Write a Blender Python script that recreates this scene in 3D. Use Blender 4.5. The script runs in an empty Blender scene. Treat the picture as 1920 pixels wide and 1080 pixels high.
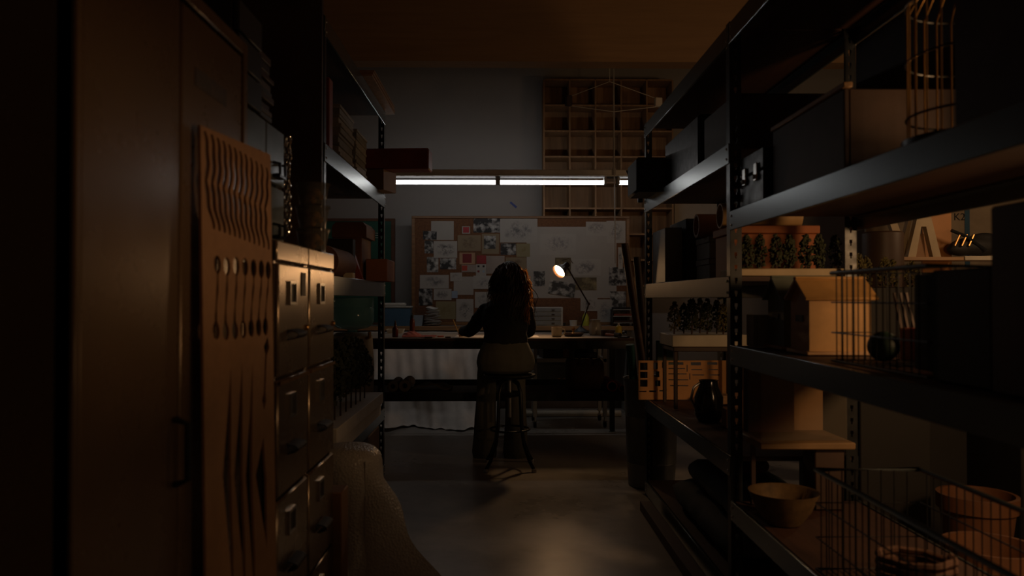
import bpy, bmesh, math, random
from math import pi, sin, cos, radians, sqrt
from mathutils import Vector, Matrix, Euler, noise as mnoise

# ------------------------------------------------------------------ camera, light, exposure
SC = bpy.context.scene
COL = SC.collection
F = 1450.0                       # focal length in pixels of the 1920 wide frame
EYE = Vector((0, 0, 1.22))
camd = bpy.data.cameras.new('camera'); cam = bpy.data.objects.new('camera', camd); COL.objects.link(cam)
camd.sensor_width = 36; camd.lens = F / 1920 * 36; camd.clip_start = 0.02; camd.clip_end = 60
YAW, PITCH = math.atan(-21 / F), math.atan(19 / F)
CAMR = Matrix.Rotation(YAW, 4, 'Z') @ Matrix.Rotation(pi / 2 + PITCH, 4, 'X')
cam.matrix_world = Matrix.Translation(EYE) @ CAMR
camd.dof.use_dof = True; camd.dof.focus_distance = 5.9; camd.dof.aperture_fstop = 2.8
SC.camera = cam

W = bpy.data.worlds.new('dark_world'); SC.world = W; W.use_nodes = True
W.node_tree.nodes['Background'].inputs[0].default_value = (0.5, 0.6, 0.8, 1)
W.node_tree.nodes['Background'].inputs[1].default_value = 0.0

SC.view_settings.view_transform = 'Standard'; SC.view_settings.look = 'None'
SC.view_settings.exposure = 0.0; SC.view_settings.gamma = 1.0; SC.view_settings.use_curve_mapping = False
SC.cycles.use_denoising = True
SC.cycles.max_bounces = 8
SC.cycles.sample_clamp_indirect = 3.0

TUBE_POWER = 7.2                 # radiance of the fluorescent tubes
BULB_POWER = 130.0                # radiance of the desk lamp bulb
def point_light(name, loc, color, watts, radius):
    d = bpy.data.lights.new(name, 'POINT'); d.color = color; d.energy = watts; d.shadow_soft_size = radius
    o = bpy.data.objects.new(name, d); COL.objects.link(o); o.location = loc
    return o
WARM = (1.0, 0.62, 0.33)
point_light('work_light', (2.6, 0.3, 1.78), WARM, 14, 0.2)
point_light('side_light', (1.92, 1.70, 1.38), (1.0, 0.56, 0.25), 30, 0.12)
point_light('store_light', (3.5, 4.3, 2.0), WARM, 15, 0.12)

# ------------------------------------------------------------------ picture -> place
def ray(px, py):
    d = CAMR.to_3x3() @ Vector(((px - 960) / F, (540 - py) / F, -1))
    return d
def at(px, py, Y):
    d = ray(px, py); t = Y / d.y
    return EYE + d * t
def atX(px, py, X):
    d = ray(px, py); t = X / d.x
    return EYE + d * t
def atZ(px, py, Z):
    d = ray(px, py); t = (Z - EYE.z) / d.z
    return EYE + d * t

# ------------------------------------------------------------------ materials
def new_mat(name):
    m = bpy.data.materials.new(name); m.use_nodes = True
    nt = m.node_tree
    return m, nt, nt.nodes['Principled BSDF']
def coords(nt, rand=True):
    tc = nt.nodes.new('ShaderNodeTexCoord')
    if not rand: return tc.outputs['Object']
    oi = nt.nodes.new('ShaderNodeObjectInfo')
    mu = nt.nodes.new('ShaderNodeMath'); mu.operation = 'MULTIPLY'; mu.inputs[1].default_value = 37.0
    nt.links.new(oi.outputs['Random'], mu.inputs[0])
    ad = nt.nodes.new('ShaderNodeVectorMath'); ad.operation = 'ADD'
    nt.links.new(tc.outputs['Object'], ad.inputs[0]); nt.links.new(mu.outputs[0], ad.inputs[1])
    return ad.outputs[0]
def noise_tex(nt, vec, scale, detail=4, rough=0.6, stretch=None):
    n = nt.nodes.new('ShaderNodeTexNoise'); n.inputs['Scale'].default_value = scale
    n.inputs['Detail'].default_value = detail; n.inputs['Roughness'].default_value = rough
    if stretch:
        mp = nt.nodes.new('ShaderNodeMapping'); mp.inputs['Scale'].default_value = stretch
        nt.links.new(vec, mp.inputs[0]); vec = mp.outputs[0]
    nt.links.new(vec, n.inputs['Vector'])
    return n.outputs['Fac']
def ramp(nt, fac, stops):
    r = nt.nodes.new('ShaderNodeValToRGB'); e = r.color_ramp.elements
    while len(e) < len(stops): e.new(0.5)
    for k, (p, c) in enumerate(stops):
        e[k].position = p; e[k].color = (*c, 1) if len(c) == 3 else c
    nt.links.new(fac, r.inputs[0])
    return r.outputs[0]
def bump(nt, b, fac, strength, dist=0.01):
    n = nt.nodes.new('ShaderNodeBump'); n.inputs['Strength'].default_value = strength; n.inputs['Distance'].default_value = dist
    nt.links.new(fac, n.inputs['Height']); nt.links.new(n.outputs[0], b.inputs['Normal'])
MATS = {}
def mat(name, col, rough=0.6, metal=0.0, var=0.15, scale=6.0, bmp=0.0, bscale=60.0, stretch=None, spec=0.5, rvar=0.0):
    if name in MATS: return MATS[name]
    m, nt, b = new_mat(name); MATS[name] = m
    v = coords(nt)
    n = noise_tex(nt, v, scale, 5, 0.6, stretch)
    lo = tuple(max(0, c * (1 - var)) for c in col); hi = tuple(min(1, c * (1 + var)) for c in col)
    nt.links.new(ramp(nt, n, [(0.3, lo), (0.7, hi)]), b.inputs['Base Color'])
    b.inputs['Roughness'].default_value = rough; b.inputs['Metallic'].default_value = metal
    b.inputs['Specular IOR Level'].default_value = spec
    if rvar:
        r = ramp(nt, noise_tex(nt, v, scale * 2.3, 4), [(0.3, (rough - rvar,) * 3), (0.7, (rough + rvar,) * 3)])
        nt.links.new(r, b.inputs['Roughness'])
    if bmp: bump(nt, b, noise_tex(nt, v, bscale, 4), bmp)
    return m
def wood(name, col, rough=0.55, axis=0, var=0.28):
    st = [14.0, 14.0, 14.0]; st[axis] = 0.9
    return mat(name, col, rough, 0, var, 2.2, 0.12, 8, tuple(st))
def glassy(name, col, rough=0.05, alpha=0.3):
    if name in MATS: return MATS[name]
    m, nt, b = new_mat(name); MATS[name] = m
    b.inputs['Base Color'].default_value = (*col, 1); b.inputs['Roughness'].default_value = rough
    tr = nt.nodes.new('ShaderNodeBsdfTransparent'); tr.inputs[0].default_value = (*[min(1, .6 + c * .4) for c in col], 1)
    mx = nt.nodes.new('ShaderNodeMixShader'); mx.inputs[0].default_value = alpha
    out = nt.nodes['Material Output']
    nt.links.new(tr.outputs[0], mx.inputs[1]); nt.links.new(b.outputs[0], mx.inputs[2]); nt.links.new(mx.outputs[0], out.inputs[0])
    return m
def emit(name, col, s):
    m, nt, b = new_mat(name); MATS[name] = m
    b.inputs['Base Color'].default_value = (*col, 1)
    b.inputs['Emission Color'].default_value = (*col, 1); b.inputs['Emission Strength'].default_value = s
    return m
def cloth(name, col, trans=0.35):
    if name in MATS: return MATS[name]
    m, nt, b = new_mat(name); MATS[name] = m
    v = coords(nt)
    c = ramp(nt, noise_tex(nt, v, 7, 5), [(0.3, tuple(x * .8 for x in col)), (0.7, col)])
    nt.links.new(c, b.inputs['Base Color']); b.inputs['Roughness'].default_value = 0.85
    bump(nt, b, noise_tex(nt, v, 160, 2), 0.15)
    if trans:
        t = nt.nodes.new('ShaderNodeBsdfTranslucent'); nt.links.new(c, t.inputs[0])
        mx = nt.nodes.new('ShaderNodeMixShader'); mx.inputs[0].default_value = trans
        nt.links.new(b.outputs[0], mx.inputs[1]); nt.links.new(t.outputs[0], mx.inputs[2])
        nt.links.new(mx.outputs[0], nt.nodes['Material Output'].inputs[0])
    return m
def drawn(name, paper, ink, kind='sketch', sc=1.0):
    """paper with pencil lines, or a printed photograph"""
    if name in MATS: return MATS[name]
    m, nt, b = new_mat(name); MATS[name] = m
    v = coords(nt); b.inputs['Roughness'].default_value = 0.75
    if kind == 'sketch':
        n = noise_tex(nt, v, 13 * sc, 5, 0.62)
        ln = ramp(nt, n, [(0.0, (0,) * 3), (0.462, (0,) * 3), (0.482, (1,) * 3), (0.502, (0,) * 3), (0.55, (0,) * 3), (0.565, (.8,) * 3), (0.58, (0,) * 3)])
        gt = nt.nodes.new('ShaderNodeTexCoord'); dv = nt.nodes.new('ShaderNodeVectorMath'); dv.operation = 'DISTANCE'
        dv.inputs[1].default_value = (.5, .5, .5); mpg = nt.nodes.new('ShaderNodeMapping'); mpg.inputs['Scale'].default_value = (1, 0, 1); mpg.inputs['Location'].default_value = (0, .5, 0)
        nt.links.new(gt.outputs['Generated'], mpg.inputs[0]); nt.links.new(mpg.outputs[0], dv.inputs[0])
        sm = nt.nodes.new('ShaderNodeMath'); sm.operation = 'MULTIPLY_ADD'; sm.inputs[1].default_value = .55
        nt.links.new(noise_tex(nt, v, 9 * sc, 3), sm.inputs[0]); nt.links.new(dv.outputs['Value'], sm.inputs[2])
        msk = ramp(nt, sm.outputs[0], [(0.46, (1,) * 3), (0.68, (0,) * 3)])
        sh = ramp(nt, noise_tex(nt, v, 20 * sc, 3), [(0.46, (0,) * 3), (0.62, (.85,) * 3)])
        a = nt.nodes.new('ShaderNodeMath'); a.operation = 'MAXIMUM'; nt.links.new(ln, a.inputs[0]); nt.links.new(sh, a.inputs[1])
        k = nt.nodes.new('ShaderNodeMath'); k.operation = 'MULTIPLY'; nt.links.new(a.outputs[0], k.inputs[0]); nt.links.new(msk, k.inputs[1])
        mx = nt.nodes.new('ShaderNodeMix'); mx.data_type = 'RGBA'
        nt.links.new(k.outputs[0], mx.inputs[0]); mx.inputs[6].default_value = (*paper, 1); mx.inputs[7].default_value = (*ink, 1)
        nt.links.new(mx.outputs[2], b.inputs['Base Color'])
    else:
        n = noise_tex(nt, v, 16 * sc, 4, 0.55)
        nt.links.new(ramp(nt, n, [(0.0, ink), (0.46, ink), (0.56, tuple((p + i) / 2 for p, i in zip(paper, ink))), (0.68, paper)]), b.inputs['Base Color'])
    return m

# ------------------------------------------------------------------ mesh builder
class MB:
    def __init__(s): s.v = []; s.f = []
    def add(s, vs, fs, M=None):
        n = len(s.v)
        s.v += [tuple(M @ Vector(p)) if M else tuple(p) for p in vs]
        s.f += [tuple(i + n for i in f) for f in fs]
        return s
    def box(s, c, d, rz=0, bev=0.0, M=None):
        hx, hy, hz = d[0] / 2, d[1] / 2, d[2] / 2
        T = Matrix.Translation(c) @ Matrix.Rotation(rz, 4, 'Z')
        if M: T = M @ T
        b = min(bev, hx * .9, hy * .9, hz * .9)
        if b <= 0:
            vs = [(x, y, z) for x in (-hx, hx) for y in (-hy, hy) for z in (-hz, hz)]
            fs = [(0, 1, 3, 2), (4, 6, 7, 5), (0, 4, 5, 1), (2, 3, 7, 6), (0, 2, 6, 4), (1, 5, 7, 3)]
            return s.add(vs, fs, T)
        bm = bmesh.new(); bmesh.ops.create_cube(bm, size=1)
        for v in bm.verts: v.co = Vector((v.co.x * 2 * hx, v.co.y * 2 * hy, v.co.z * 2 * hz))
        bmesh.ops.bevel(bm, geom=list(bm.edges), offset=b, segments=1, affect='EDGES', profile=0.5)
        bm.verts.index_update()
        s.add([v.co[:] for v in bm.verts], [tuple(v.index for v in f.verts) for f in bm.faces], T)
        bm.free(); return s
    def b2(s, x0, x1, y0, y1, z0, z1, bev=0.0):
        return s.box(((x0 + x1) / 2, (y0 + y1) / 2, (z0 + z1) / 2), (abs(x1 - x0), abs(y1 - y0), abs(z1 - z0)), 0, bev)
    def tube(s, pts, r, seg=8, caps=True, closed=False):
        P = [Vector(p) for p in pts]; n = len(P)
        R = r if isinstance(r, (list, tuple)) else [r] * n
        up = Vector((0, 0, 1)); prev = None; vs = []; fs = []
        for i in range(n):
            if closed: t = P[(i + 1) % n] - P[i - 1]
            else: t = P[min(i + 1, n - 1)] - P[max(i - 1, 0)]
            t.normalize()
            if prev is None:
                a = t.cross(up)
                if a.length < 1e-3: a = t.cross(Vector((1, 0, 0)))
            else: a = prev - t * prev.dot(t)
            a.normalize(); prev = a; b = t.cross(a)
            for k in range(seg):
                g = 2 * pi * k / seg
                vs.append(P[i] + (a * cos(g) + b * sin(g)) * R[i])
        m = n if closed else n - 1
        for i in range(m):
            for k in range(seg):
                i2 = (i + 1) % n; k2 = (k + 1) % seg
                fs.append((i * seg + k, i * seg + k2, i2 * seg + k2, i2 * seg + k))
        if caps and not closed:
            fs.append(tuple(range(seg - 1, -1, -1))); fs.append(tuple((n - 1) * seg + k for k in range(seg)))
        return s.add(vs, fs)
    def lathe(s, prof, c=(0, 0, 0), seg=24, M=None, close=True):
        vs = []; fs = []; n = len(prof)
        for (r, z) in prof:
            for k in range(seg):
                g = 2 * pi * k / seg; vs.append((r * cos(g), r * sin(g), z))
        for i in range(n - 1):
            for k in range(seg):
                k2 = (k + 1) % seg
                fs.append((i * seg + k, i * seg + k2, (i + 1) * seg + k2, (i + 1) * seg + k))
        if close:
            if prof[0][0] > 1e-4: fs.append(tuple(range(seg - 1, -1, -1)))
            if prof[-1][0] > 1e-4: fs.append(tuple((n - 1) * seg + k for k in range(seg)))
        T = Matrix.Translation(c)
        return s.add(vs, fs, T @ M if M else T)
    def loft(s, rings, cap=True):
        n = len(rings[0]); vs = [p for r in rings for p in r]; fs = []
        for i in range(len(rings) - 1):
            for k in range(n):
                k2 = (k + 1) % n
                fs.append((i * n + k, i * n + k2, (i + 1) * n + k2, (i + 1) * n + k))
        if cap:
            fs.append(tuple(range(n - 1, -1, -1))); fs.append(tuple((len(rings) - 1) * n + k for k in range(n)))
        return s.add(vs, fs)
    def ell(s, c, r, seg=16, rings=10, M=None):
        vs = []; fs = []
        for i in range(rings + 1):
            a = pi * i / rings
            for k in range(seg):
                g = 2 * pi * k / seg; vs.append((r[0] * sin(a) * cos(g), r[1] * sin(a) * sin(g), r[2] * cos(a)))
        for i in range(rings):
            for k in range(seg):
                k2 = (k + 1) % seg
                fs.append((i * seg + k, (i + 1) * seg + k, (i + 1) * seg + k2, i * seg + k2))
        T = Matrix.Translation(c)
        return s.add(vs, fs, T @ M if M else T)
    def prism(s, poly, t, M):
        """poly in the local XZ plane, thickness t along local Y"""
        n = len(poly)
        vs = [(x, -t / 2, z) for x, z in poly] + [(x, t / 2, z) for x, z in poly]
        fs = [tuple(range(n)), tuple(range(2 * n - 1, n - 1, -1))] + [(k, k + n, (k + 1) % n + n, (k + 1) % n) for k in range(n)]
        return s.add(vs, fs, M)
    def grid(s, fn, nu, nv, thick=0):
        vs = [fn(i / nu, j / nv) for i in range(nu + 1) for j in range(nv + 1)]
        fs = [(i * (nv + 1) + j, (i + 1) * (nv + 1) + j, (i + 1) * (nv + 1) + j + 1, i * (nv + 1) + j + 1) for i in range(nu) for j in range(nv)]
        return s.add(vs, fs)
    def build(s, name, m, parent=None, angle=43, solid=0.0, weld=False):
        vs = s.v
        if parent is not None:
            root = parent
            while root.parent is not None: root = root.parent
            Mi = (Matrix.Translation(root.location) @ root.rotation_euler.to_matrix().to_4x4()).inverted()
            vs = [tuple(Mi @ Vector(p)) for p in vs]; loc = None
        else:
            xs = [p[0] for p in vs]; ys = [p[1] for p in vs]; zs = [p[2] for p in vs]
            loc = Vector(((min(xs) + max(xs)) / 2, (min(ys) + max(ys)) / 2, min(zs)))
            vs = [tuple(Vector(p) - loc) for p in vs]
        me = bpy.data.meshes.new(name); me.from_pydata(vs, [], s.f); me.update()
        bm = bmesh.new(); bm.from_mesh(me)
        if weld: bmesh.ops.remove_doubles(bm, verts=bm.verts, dist=weld if weld is not True else 1e-5)
        if solid:
            bmesh.ops.recalc_face_normals(bm, faces=bm.faces)
            bmesh.ops.solidify(bm, geom=list(bm.faces), thickness=solid)
        bmesh.ops.recalc_face_normals(bm, faces=bm.faces); bm.to_mesh(me); bm.free()
        me.polygons.foreach_set('use_smooth', [True] * len(me.polygons))
        me.set_sharp_from_angle(angle=radians(angle))
        me.materials.append(m)
        o = bpy.data.objects.new(name, me); COL.objects.link(o)
        if parent is not None: o.parent = parent
        else: o.location = loc
        return o

def tag(o, label, cat, group=None, kind=None):
    o['label'] = label; o['category'] = cat
    if group: o['group'] = group
    if kind: o['kind'] = kind
    return o
def thing(name, label, cat, loc, rz=0, group=None):
    o = bpy.data.objects.new(name, None); COL.objects.link(o); o.empty_display_size = 0.05
    o.location = loc; o.rotation_euler = (0, 0, rz)
    return tag(o, label, cat, group)
def struct(name, mb, m, **k):
    o = mb.build(name, m, **k); o['kind'] = 'structure'; return o
def cp(root, loc, label, rz=None, group=None):
    """a copy of a thing with copies of its parts and sub-parts"""
    r = root.copy(); COL.objects.link(r); r.location = loc; r['label'] = label
    if rz is not None: r.rotation_euler = (0, 0, rz)
    if group: r['group'] = group
    for ch in list(root.children):
        c = ch.copy(); COL.objects.link(c); c.parent = r
        for g in list(ch.children):
            d = g.copy(); COL.objects.link(d); d.parent = c
    return r
def one(name, mb, m, label, cat, group=None, **k):
    return tag(mb.build(name, m, **k), label, cat, group)
def curve_mesh(polys, thick, place):
    """filled 2D outline with holes: polys[0] outer, rest holes; place(x,y,z)->world"""
    cu = bpy.data.curves.new('outline', 'CURVE'); cu.dimensions = '2D'; cu.fill_mode = 'BOTH'; cu.extrude = thick / 2
    for p in polys:
        sp = cu.splines.new('POLY'); sp.points.add(len(p) - 1)
        for q, (x, y) in zip(sp.points, p): q.co = (x, y, 0, 1)
        sp.use_cyclic_u = True
    ob = bpy.data.objects.new('outline', cu); COL.objects.link(ob)
    dg = bpy.context.evaluated_depsgraph_get(); dg.update()
    me = bpy.data.meshes.new_from_object(ob.evaluated_get(dg))
    mb = MB(); mb.add([place(*v.co) for v in me.vertices], [tuple(p.vertices) for p in me.polygons])
    bpy.data.objects.remove(ob); bpy.data.curves.remove(cu); bpy.data.meshes.remove(me)
    return mb
def remeshed(mb, voxel, smooth=2):
    me = bpy.data.meshes.new('tmp'); me.from_pydata(mb.v, [], mb.f); me.update()
    bm = bmesh.new(); bm.from_mesh(me); bmesh.ops.recalc_face_normals(bm, faces=bm.faces); bm.to_mesh(me); bm.free()
    ob = bpy.data.objects.new('tmp', me); COL.objects.link(ob)
    r = ob.modifiers.new('r', 'REMESH'); r.mode = 'VOXEL'; r.voxel_size = voxel
    if smooth:
        k = ob.modifiers.new('s', 'SMOOTH'); k.factor = 0.5; k.iterations = smooth
    dg = bpy.context.evaluated_depsgraph_get(); dg.update()
    m2 = bpy.data.meshes.new_from_object(ob.evaluated_get(dg))
    out = MB(); out.add([v.co[:] for v in m2.vertices], [tuple(p.vertices) for p in m2.polygons])
    bpy.data.objects.remove(ob); bpy.data.meshes.remove(me); bpy.data.meshes.remove(m2)
    return out
RND = random.Random(7)

# palette
M_black = mat('black_painted_steel', (.012, .014, .017), .38, .35, .25, 9, spec=.5, rvar=.08)
M_blackmat = mat('matt_black', (.012, .011, .011), .7)
M_beam = mat('worn_grey_steel_beam', (.20, .235, .25), .26, .85, .04, 2, rvar=.008)
M_beam2 = mat('dull_brown_beam', (.055, .045, .038), .5, .3, .2, 5)
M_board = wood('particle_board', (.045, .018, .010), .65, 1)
M_ply = wood('plywood', (.34, .20, .10), .55, 2)
M_plyx = wood('plywood_along', (.34, .20, .10), .55, 0)
M_mdf = mat('mdf_sheet', (.36, .20, .10), .62, 0, .10, 30, .05, 120)
M_card = mat('brown_cardboard', (.27, .15, .075), .75, 0, .12, 10)
M_card2 = mat('dark_brown_cardboard', (.13, .06, .035), .75, 0, .15, 10)
M_darkbrown = mat('dark_brown_board', (.045, .022, .014), .6, 0, .25, 8)
M_red = mat('deep_red_painted_wood', (.22, .045, .03), .5, 0, .2, 6)
M_white = mat('white_foam_board', (.6, .57, .52), .8, 0, .06, 8)
M_cream = mat('cream_paint', (.5, .44, .34), .55, 0, .1, 8)
M_grey = mat('grey_paint', (.25, .25, .24), .5, 0, .12, 8)
M_tan = mat('tan_enamel', (.17, .115, .07), .27, .25, .10, 2, .01, 12, rvar=.04)
M_steel = mat('brushed_steel', (.5, .49, .47), .3, 1, .1, 9)
M_chrome = mat('chrome', (.7, .7, .7), .12, 1, .05)
M_brass = mat('old_brass', (.45, .26, .09), .35, 1, .2, 12)
M_leaf = mat('model_foliage', (.035, .042, .018), .8, 0, .4, 30)
M_leaf2 = mat('olive_model_foliage', (.10, .085, .025), .8, 0, .4, 30)
M_paper = mat('plain_paper', (.62, .59, .55), .8, 0, .05, 8)
M_clear = glassy('clear_plastic', (.45, .43, .39), .10, .10)
# ------------------------------------------------------------------ the room
def floor_mat():
    m, nt, b = new_mat('sealed_concrete')
    tc = nt.nodes.new('ShaderNodeTexCoord'); v = tc.outputs['Object']
    a = noise_tex(nt, v, 1.1, 6, .62); f = noise_tex(nt, v, 9, 6, .7)
    mx = nt.nodes.new('ShaderNodeMath'); mx.operation = 'MULTIPLY_ADD'; mx.inputs[1].default_value = .55
    nt.links.new(f, mx.inputs[0]); nt.links.new(a, mx.inputs[2])
    nt.links.new(ramp(nt, mx.outputs[0], [(.5, (.20, .185, .168)), (.75, (.33, .31, .28)), (1, (.42, .39, .355))]), b.inputs['Base Color'])
    nt.links.new(ramp(nt, a, [(.35, (.24,) * 3), (.65, (.42,) * 3)]), b.inputs['Roughness'])
    bump(nt, b, f, .05); return m
WD = 8.65
X0, X1, Y0 = -2.6, 5.2, -2.2
CZ = 4.3
M_wall = mat('grey_white_painted_wall', (.32, .305, .295), .7, 0, .05, 1.2)
struct('floor', MB().b2(X0, X1, Y0, WD, -.12, 0), floor_mat())
struct('wall_far', MB().b2(X0 - .15, X1 + .15, WD, WD + .15, -.12, CZ), M_wall)
struct('wall_left', MB().b2(X0 - .15, X0, Y0, WD, -.12, CZ), M_wall)
struct('wall_right', MB().b2(X1, X1 + .15, Y0, WD, -.12, CZ), M_wall)
struct('wall_near', MB().b2(X0 - .15, X1 + .15, Y0 - .15, Y0, -.12, CZ), M_wall)
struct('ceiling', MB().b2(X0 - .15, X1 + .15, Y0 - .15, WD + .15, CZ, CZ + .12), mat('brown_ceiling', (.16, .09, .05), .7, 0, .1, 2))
bz = at(960, 115, 7.0).z
struct('trim_1', MB().b2(X0, X1, 7.0, 7.2, bz, CZ - .01), wood('header_plywood', (.34, .21, .11), .6, 0, .1))

# ------------------------------------------------------------------ steel racks
def post_mb(x, y, h, sx, sy):
    """perforated angle post: one leaf in XZ (facing the aisle end), one in YZ"""
    mb = MB(); w = .046; t = .003; hw = .012
    a = x; b = x + sx * w
    lo, hi = min(a, b), max(a, b); m0, m1 = (lo + hi) / 2 - hw / 2, (lo + hi) / 2 + hw / 2
    mb.b2(lo, m0, y, y + sy * t, 0, h); mb.b2(m1, hi, y, y + sy * t, 0, h)
    z = 0.0
    while z < h - .03:
        mb.b2(m0, m1, y, y + sy * t, z, z + .026)
        mb.b2(m0, m0 + .003, y, y + sy * t, z + .026, z + .036); mb.b2(m1 - .003, m1, y, y + sy * t, z + .026, z + .036)
        z += .05
    mb.b2(m0, m1, y, y + sy * t, z, h)
    mb.b2(x, x + sx * t, y, y + sy * w, 0, h)
    return mb
def rack(name, label, xf, xb, posts_y, bays, h):
    """xf/xb front and back planes; bays: list of (y0,y1,[(z,boardmat)])"""
    s = 1 if xb > xf else -1
    t = thing(name, label, 'shelving rack', (((xf + xb) / 2), sum(posts_y) / len(posts_y), 0))
    for i, y in enumerate(posts_y):
        sy = -1 if i == len(posts_y) - 1 else 1
        post_mb(xf, y, h, s, sy).build('post', M_black, t)
        post_mb(xb, y, h, -s, sy).build('post', M_black, t)
    for (y0, y1, zs) in bays:
        for (z, bh, *dull) in zs:
            for x, d in ((xf, s), (xb, -s)):
                mb = MB()
                mb.b2(x - d * .004, x + d * .006, y0 + .004, y1 - .004, z - bh, z, .002)
                mb.b2(x + d * .006, x + d * .03, y0 + .05, y1 - .05, z - .028, z - .022)
                bm_ = mb.build('beam', M_beam2 if dull else M_beam, t)
                rv = MB()
                for yy in (y0 + .03, y1 - .03):
                    for dz in (.02, bh - .02):
                        rv.lathe([(.006, 0), (.0045, .003), (0, .004)], (x - d * .004, yy, z - dz), 8, Matrix.Rotation(-pi / 2 * d, 4, 'Y'))
                rv.build('rivet', M_steel, bm_)
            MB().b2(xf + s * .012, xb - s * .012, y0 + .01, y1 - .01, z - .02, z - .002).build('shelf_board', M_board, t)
    return t
XR, XRB, XL, XLB = .9, 1.4, -.8, -1.32
RF, RN, RNN = 4.82, 3.02, 1.14
rack('steel_rack', 'long black steel rack holding the wire baskets and bird houses', XR, XRB, [RNN - 1.83, RNN, RN, RF],
     [(RN, RF, [(2.30, .08), (1.83, .08), (1.307, .085, 1), (.60, .08), (.09, .08)]),
      (RNN, RN, [(2.30, .08), (1.56, .075), (1.036, .075), (.43, .075)]),
      (RNN - 1.83, RNN, [(2.30, .08), (1.56, .075), (1.036, .075), (.43, .075)])], 2.31)
LN, LF = 3.5, 5.345
rack('steel_rack', 'black steel rack behind the filing cabinets, with red boxes and big model trees', XL, XLB, [LN, LF],
     [(LN, LF, [(2.50, .085), (1.925, .085), (1.327, .095), (.47, .08), (.08, .07)])], 2.505)
one('end_panel', MB().b2(-1.34, -.80, 3.455, 3.485, .0, 2.75), M_darkbrown, 'tall dark panel standing against the end of the left rack', 'panel')

# ------------------------------------------------------------------ tall metal cabinet
XC = -.65
ys = [atX(p, 559, XC).y for p in (136, 150, 337, 460)]
ctop = atX(450, 72, XC).z
t = thing('metal_cabinet', 'tall tan two-door metal cabinet behind the leaning cut-out sheet', 'cabinet', (-.9, (ys[0] + ys[3]) / 2, 0))
mb = MB(); y0, y3 = ys[0], ys[3]
mb.b2(XC - .45, XC - .435, y0, y3, .0, ctop); mb.b2(XC - .435, XC - .004, y0, y0 + .014, 0, ctop); mb.b2(XC - .435, XC - .004, y3 - .014, y3, 0, ctop)
mb.b2(XC - .435, XC - .004, y0 + .014, y3 - .014, ctop - .015, ctop); mb.b2(XC - .435, XC - .004, y0 + .014, y3 - .014, 0, .08)
mb.b2(XC - .03, XC + .004, y0, ys[1] - .004, 0, ctop, .003); mb.b2(XC - .03, XC + .004, y3 - .03, y3, 0, ctop, .003)
mb.b2(XC - .03, XC + .004, ys[1] - .004, y3 - .03, ctop - .035, ctop, .003)
mb.build('body', M_tan, t)
d1 = MB().b2(XC - .022, XC, ys[1], ys[2] - .004, .09, ctop - .04, .004).build('door', M_tan, t)
MB().tube([(XC + .004, ys[2] - .03, .98), (XC + .03, ys[2] - .03, .97), (XC + .03, ys[2] - .03, .86), (XC + .004, ys[2] - .03, .85)], .007, 8).build('handle', M_black, d1)
d2 = MB().b2(XC - .022, XC, ys[2] + .004, y3 - .034, .09, ctop - .04, .004).build('door', M_tan, t)
# worn rectangle of old adhesive on the second door
q = [atX(366, 158, XC + .001), atX(425, 205, XC + .001)]
MB().b2(XC, XC + .001, q[0].y, q[1].y, q[1].z + .005, q[1].z + .045).build('label_residue', mat('old_adhesive', (.07, .045, .025), .6, 0, .5, 60), d2)

# ------------------------------------------------------------------ cut-out sheet leaning on the cabinet
Pn, Pf = at(372, 232, 1.65), at(505, 290, 2.006)
Pn.x, Pf.x = -.632, -.598
sl = (Pf.x - Pn.x) / (Pf.y - Pn.y)
ln = math.hypot(Pf.x - Pn.x, Pf.y - Pn.y)
def sheet_uv(px, py):
    d = ray(px, py); t_ = (Pn.x - sl * Pn.y) / (d.x - sl * d.y); p = EYE + d * t_
    return ((p.y - Pn.y) / (Pf.y - Pn.y) * ln, p.z)
def sheet_place(s_, z, w):
    k = s_ / ln; lean = .018 * (1.6 - z)
    n = Vector((Pf.y - Pn.y, -(Pf.x - Pn.x), 0)).normalized()
    return Vector((Pn.x + (Pf.x - Pn.x) * k + lean, Pn.y + (Pf.y - Pn.y) * k, z)) + n * w
tl, tr = sheet_uv(373, 234), sheet_uv(505, 290)
polys = [[(tl[0], .012), (tr[0], .012), tr, tl]]
def px_poly(pts): polys.append([sheet_uv(*p) for p in pts])
Z1 = lambda u, v: (120 + u / 2.25, 60 + v / 2.25)
Z2 = lambda u, v: (120 + u / 2.25, 540 + v / 2.25)
for i in range(12):
    k = i / 11; xt = 583 + (845 - 583) * (k ** .92); xb_ = 612 + (846 - 612) * (k ** .95)
    yt = 418 + (572 - 418) * k; yb = 832 + (918 - 832) * k
    L, R = [], []
    for j in range(19):
        u = j / 18; x = xt + (xb_ - xt) * u + 9 * sin(u * 2.2 * pi + .4) * (1 - .35 * k) + 2.5 * sin(u * 7 * pi); y = yt + (yb - yt) * u
        w = (8.6 - 3.0 * k) * (sin(pi * (.06 + .88 * u)) ** .4)
        if abs(u - .5) < .03: w *= .6
        L.append(Z1(x - w, y)); R.append(Z1(x + w, y))
    px_poly(L + R[::-1])
tb = [(630, 980), (670, 988), (710, 987), (748, 991), (785, 996), (818, 1000), (847, 1005)]
bb = [(622, 180), (663, 183), (702, 180), (738, 175), (771, 170), (803, 166), (832, 163)]
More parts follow.
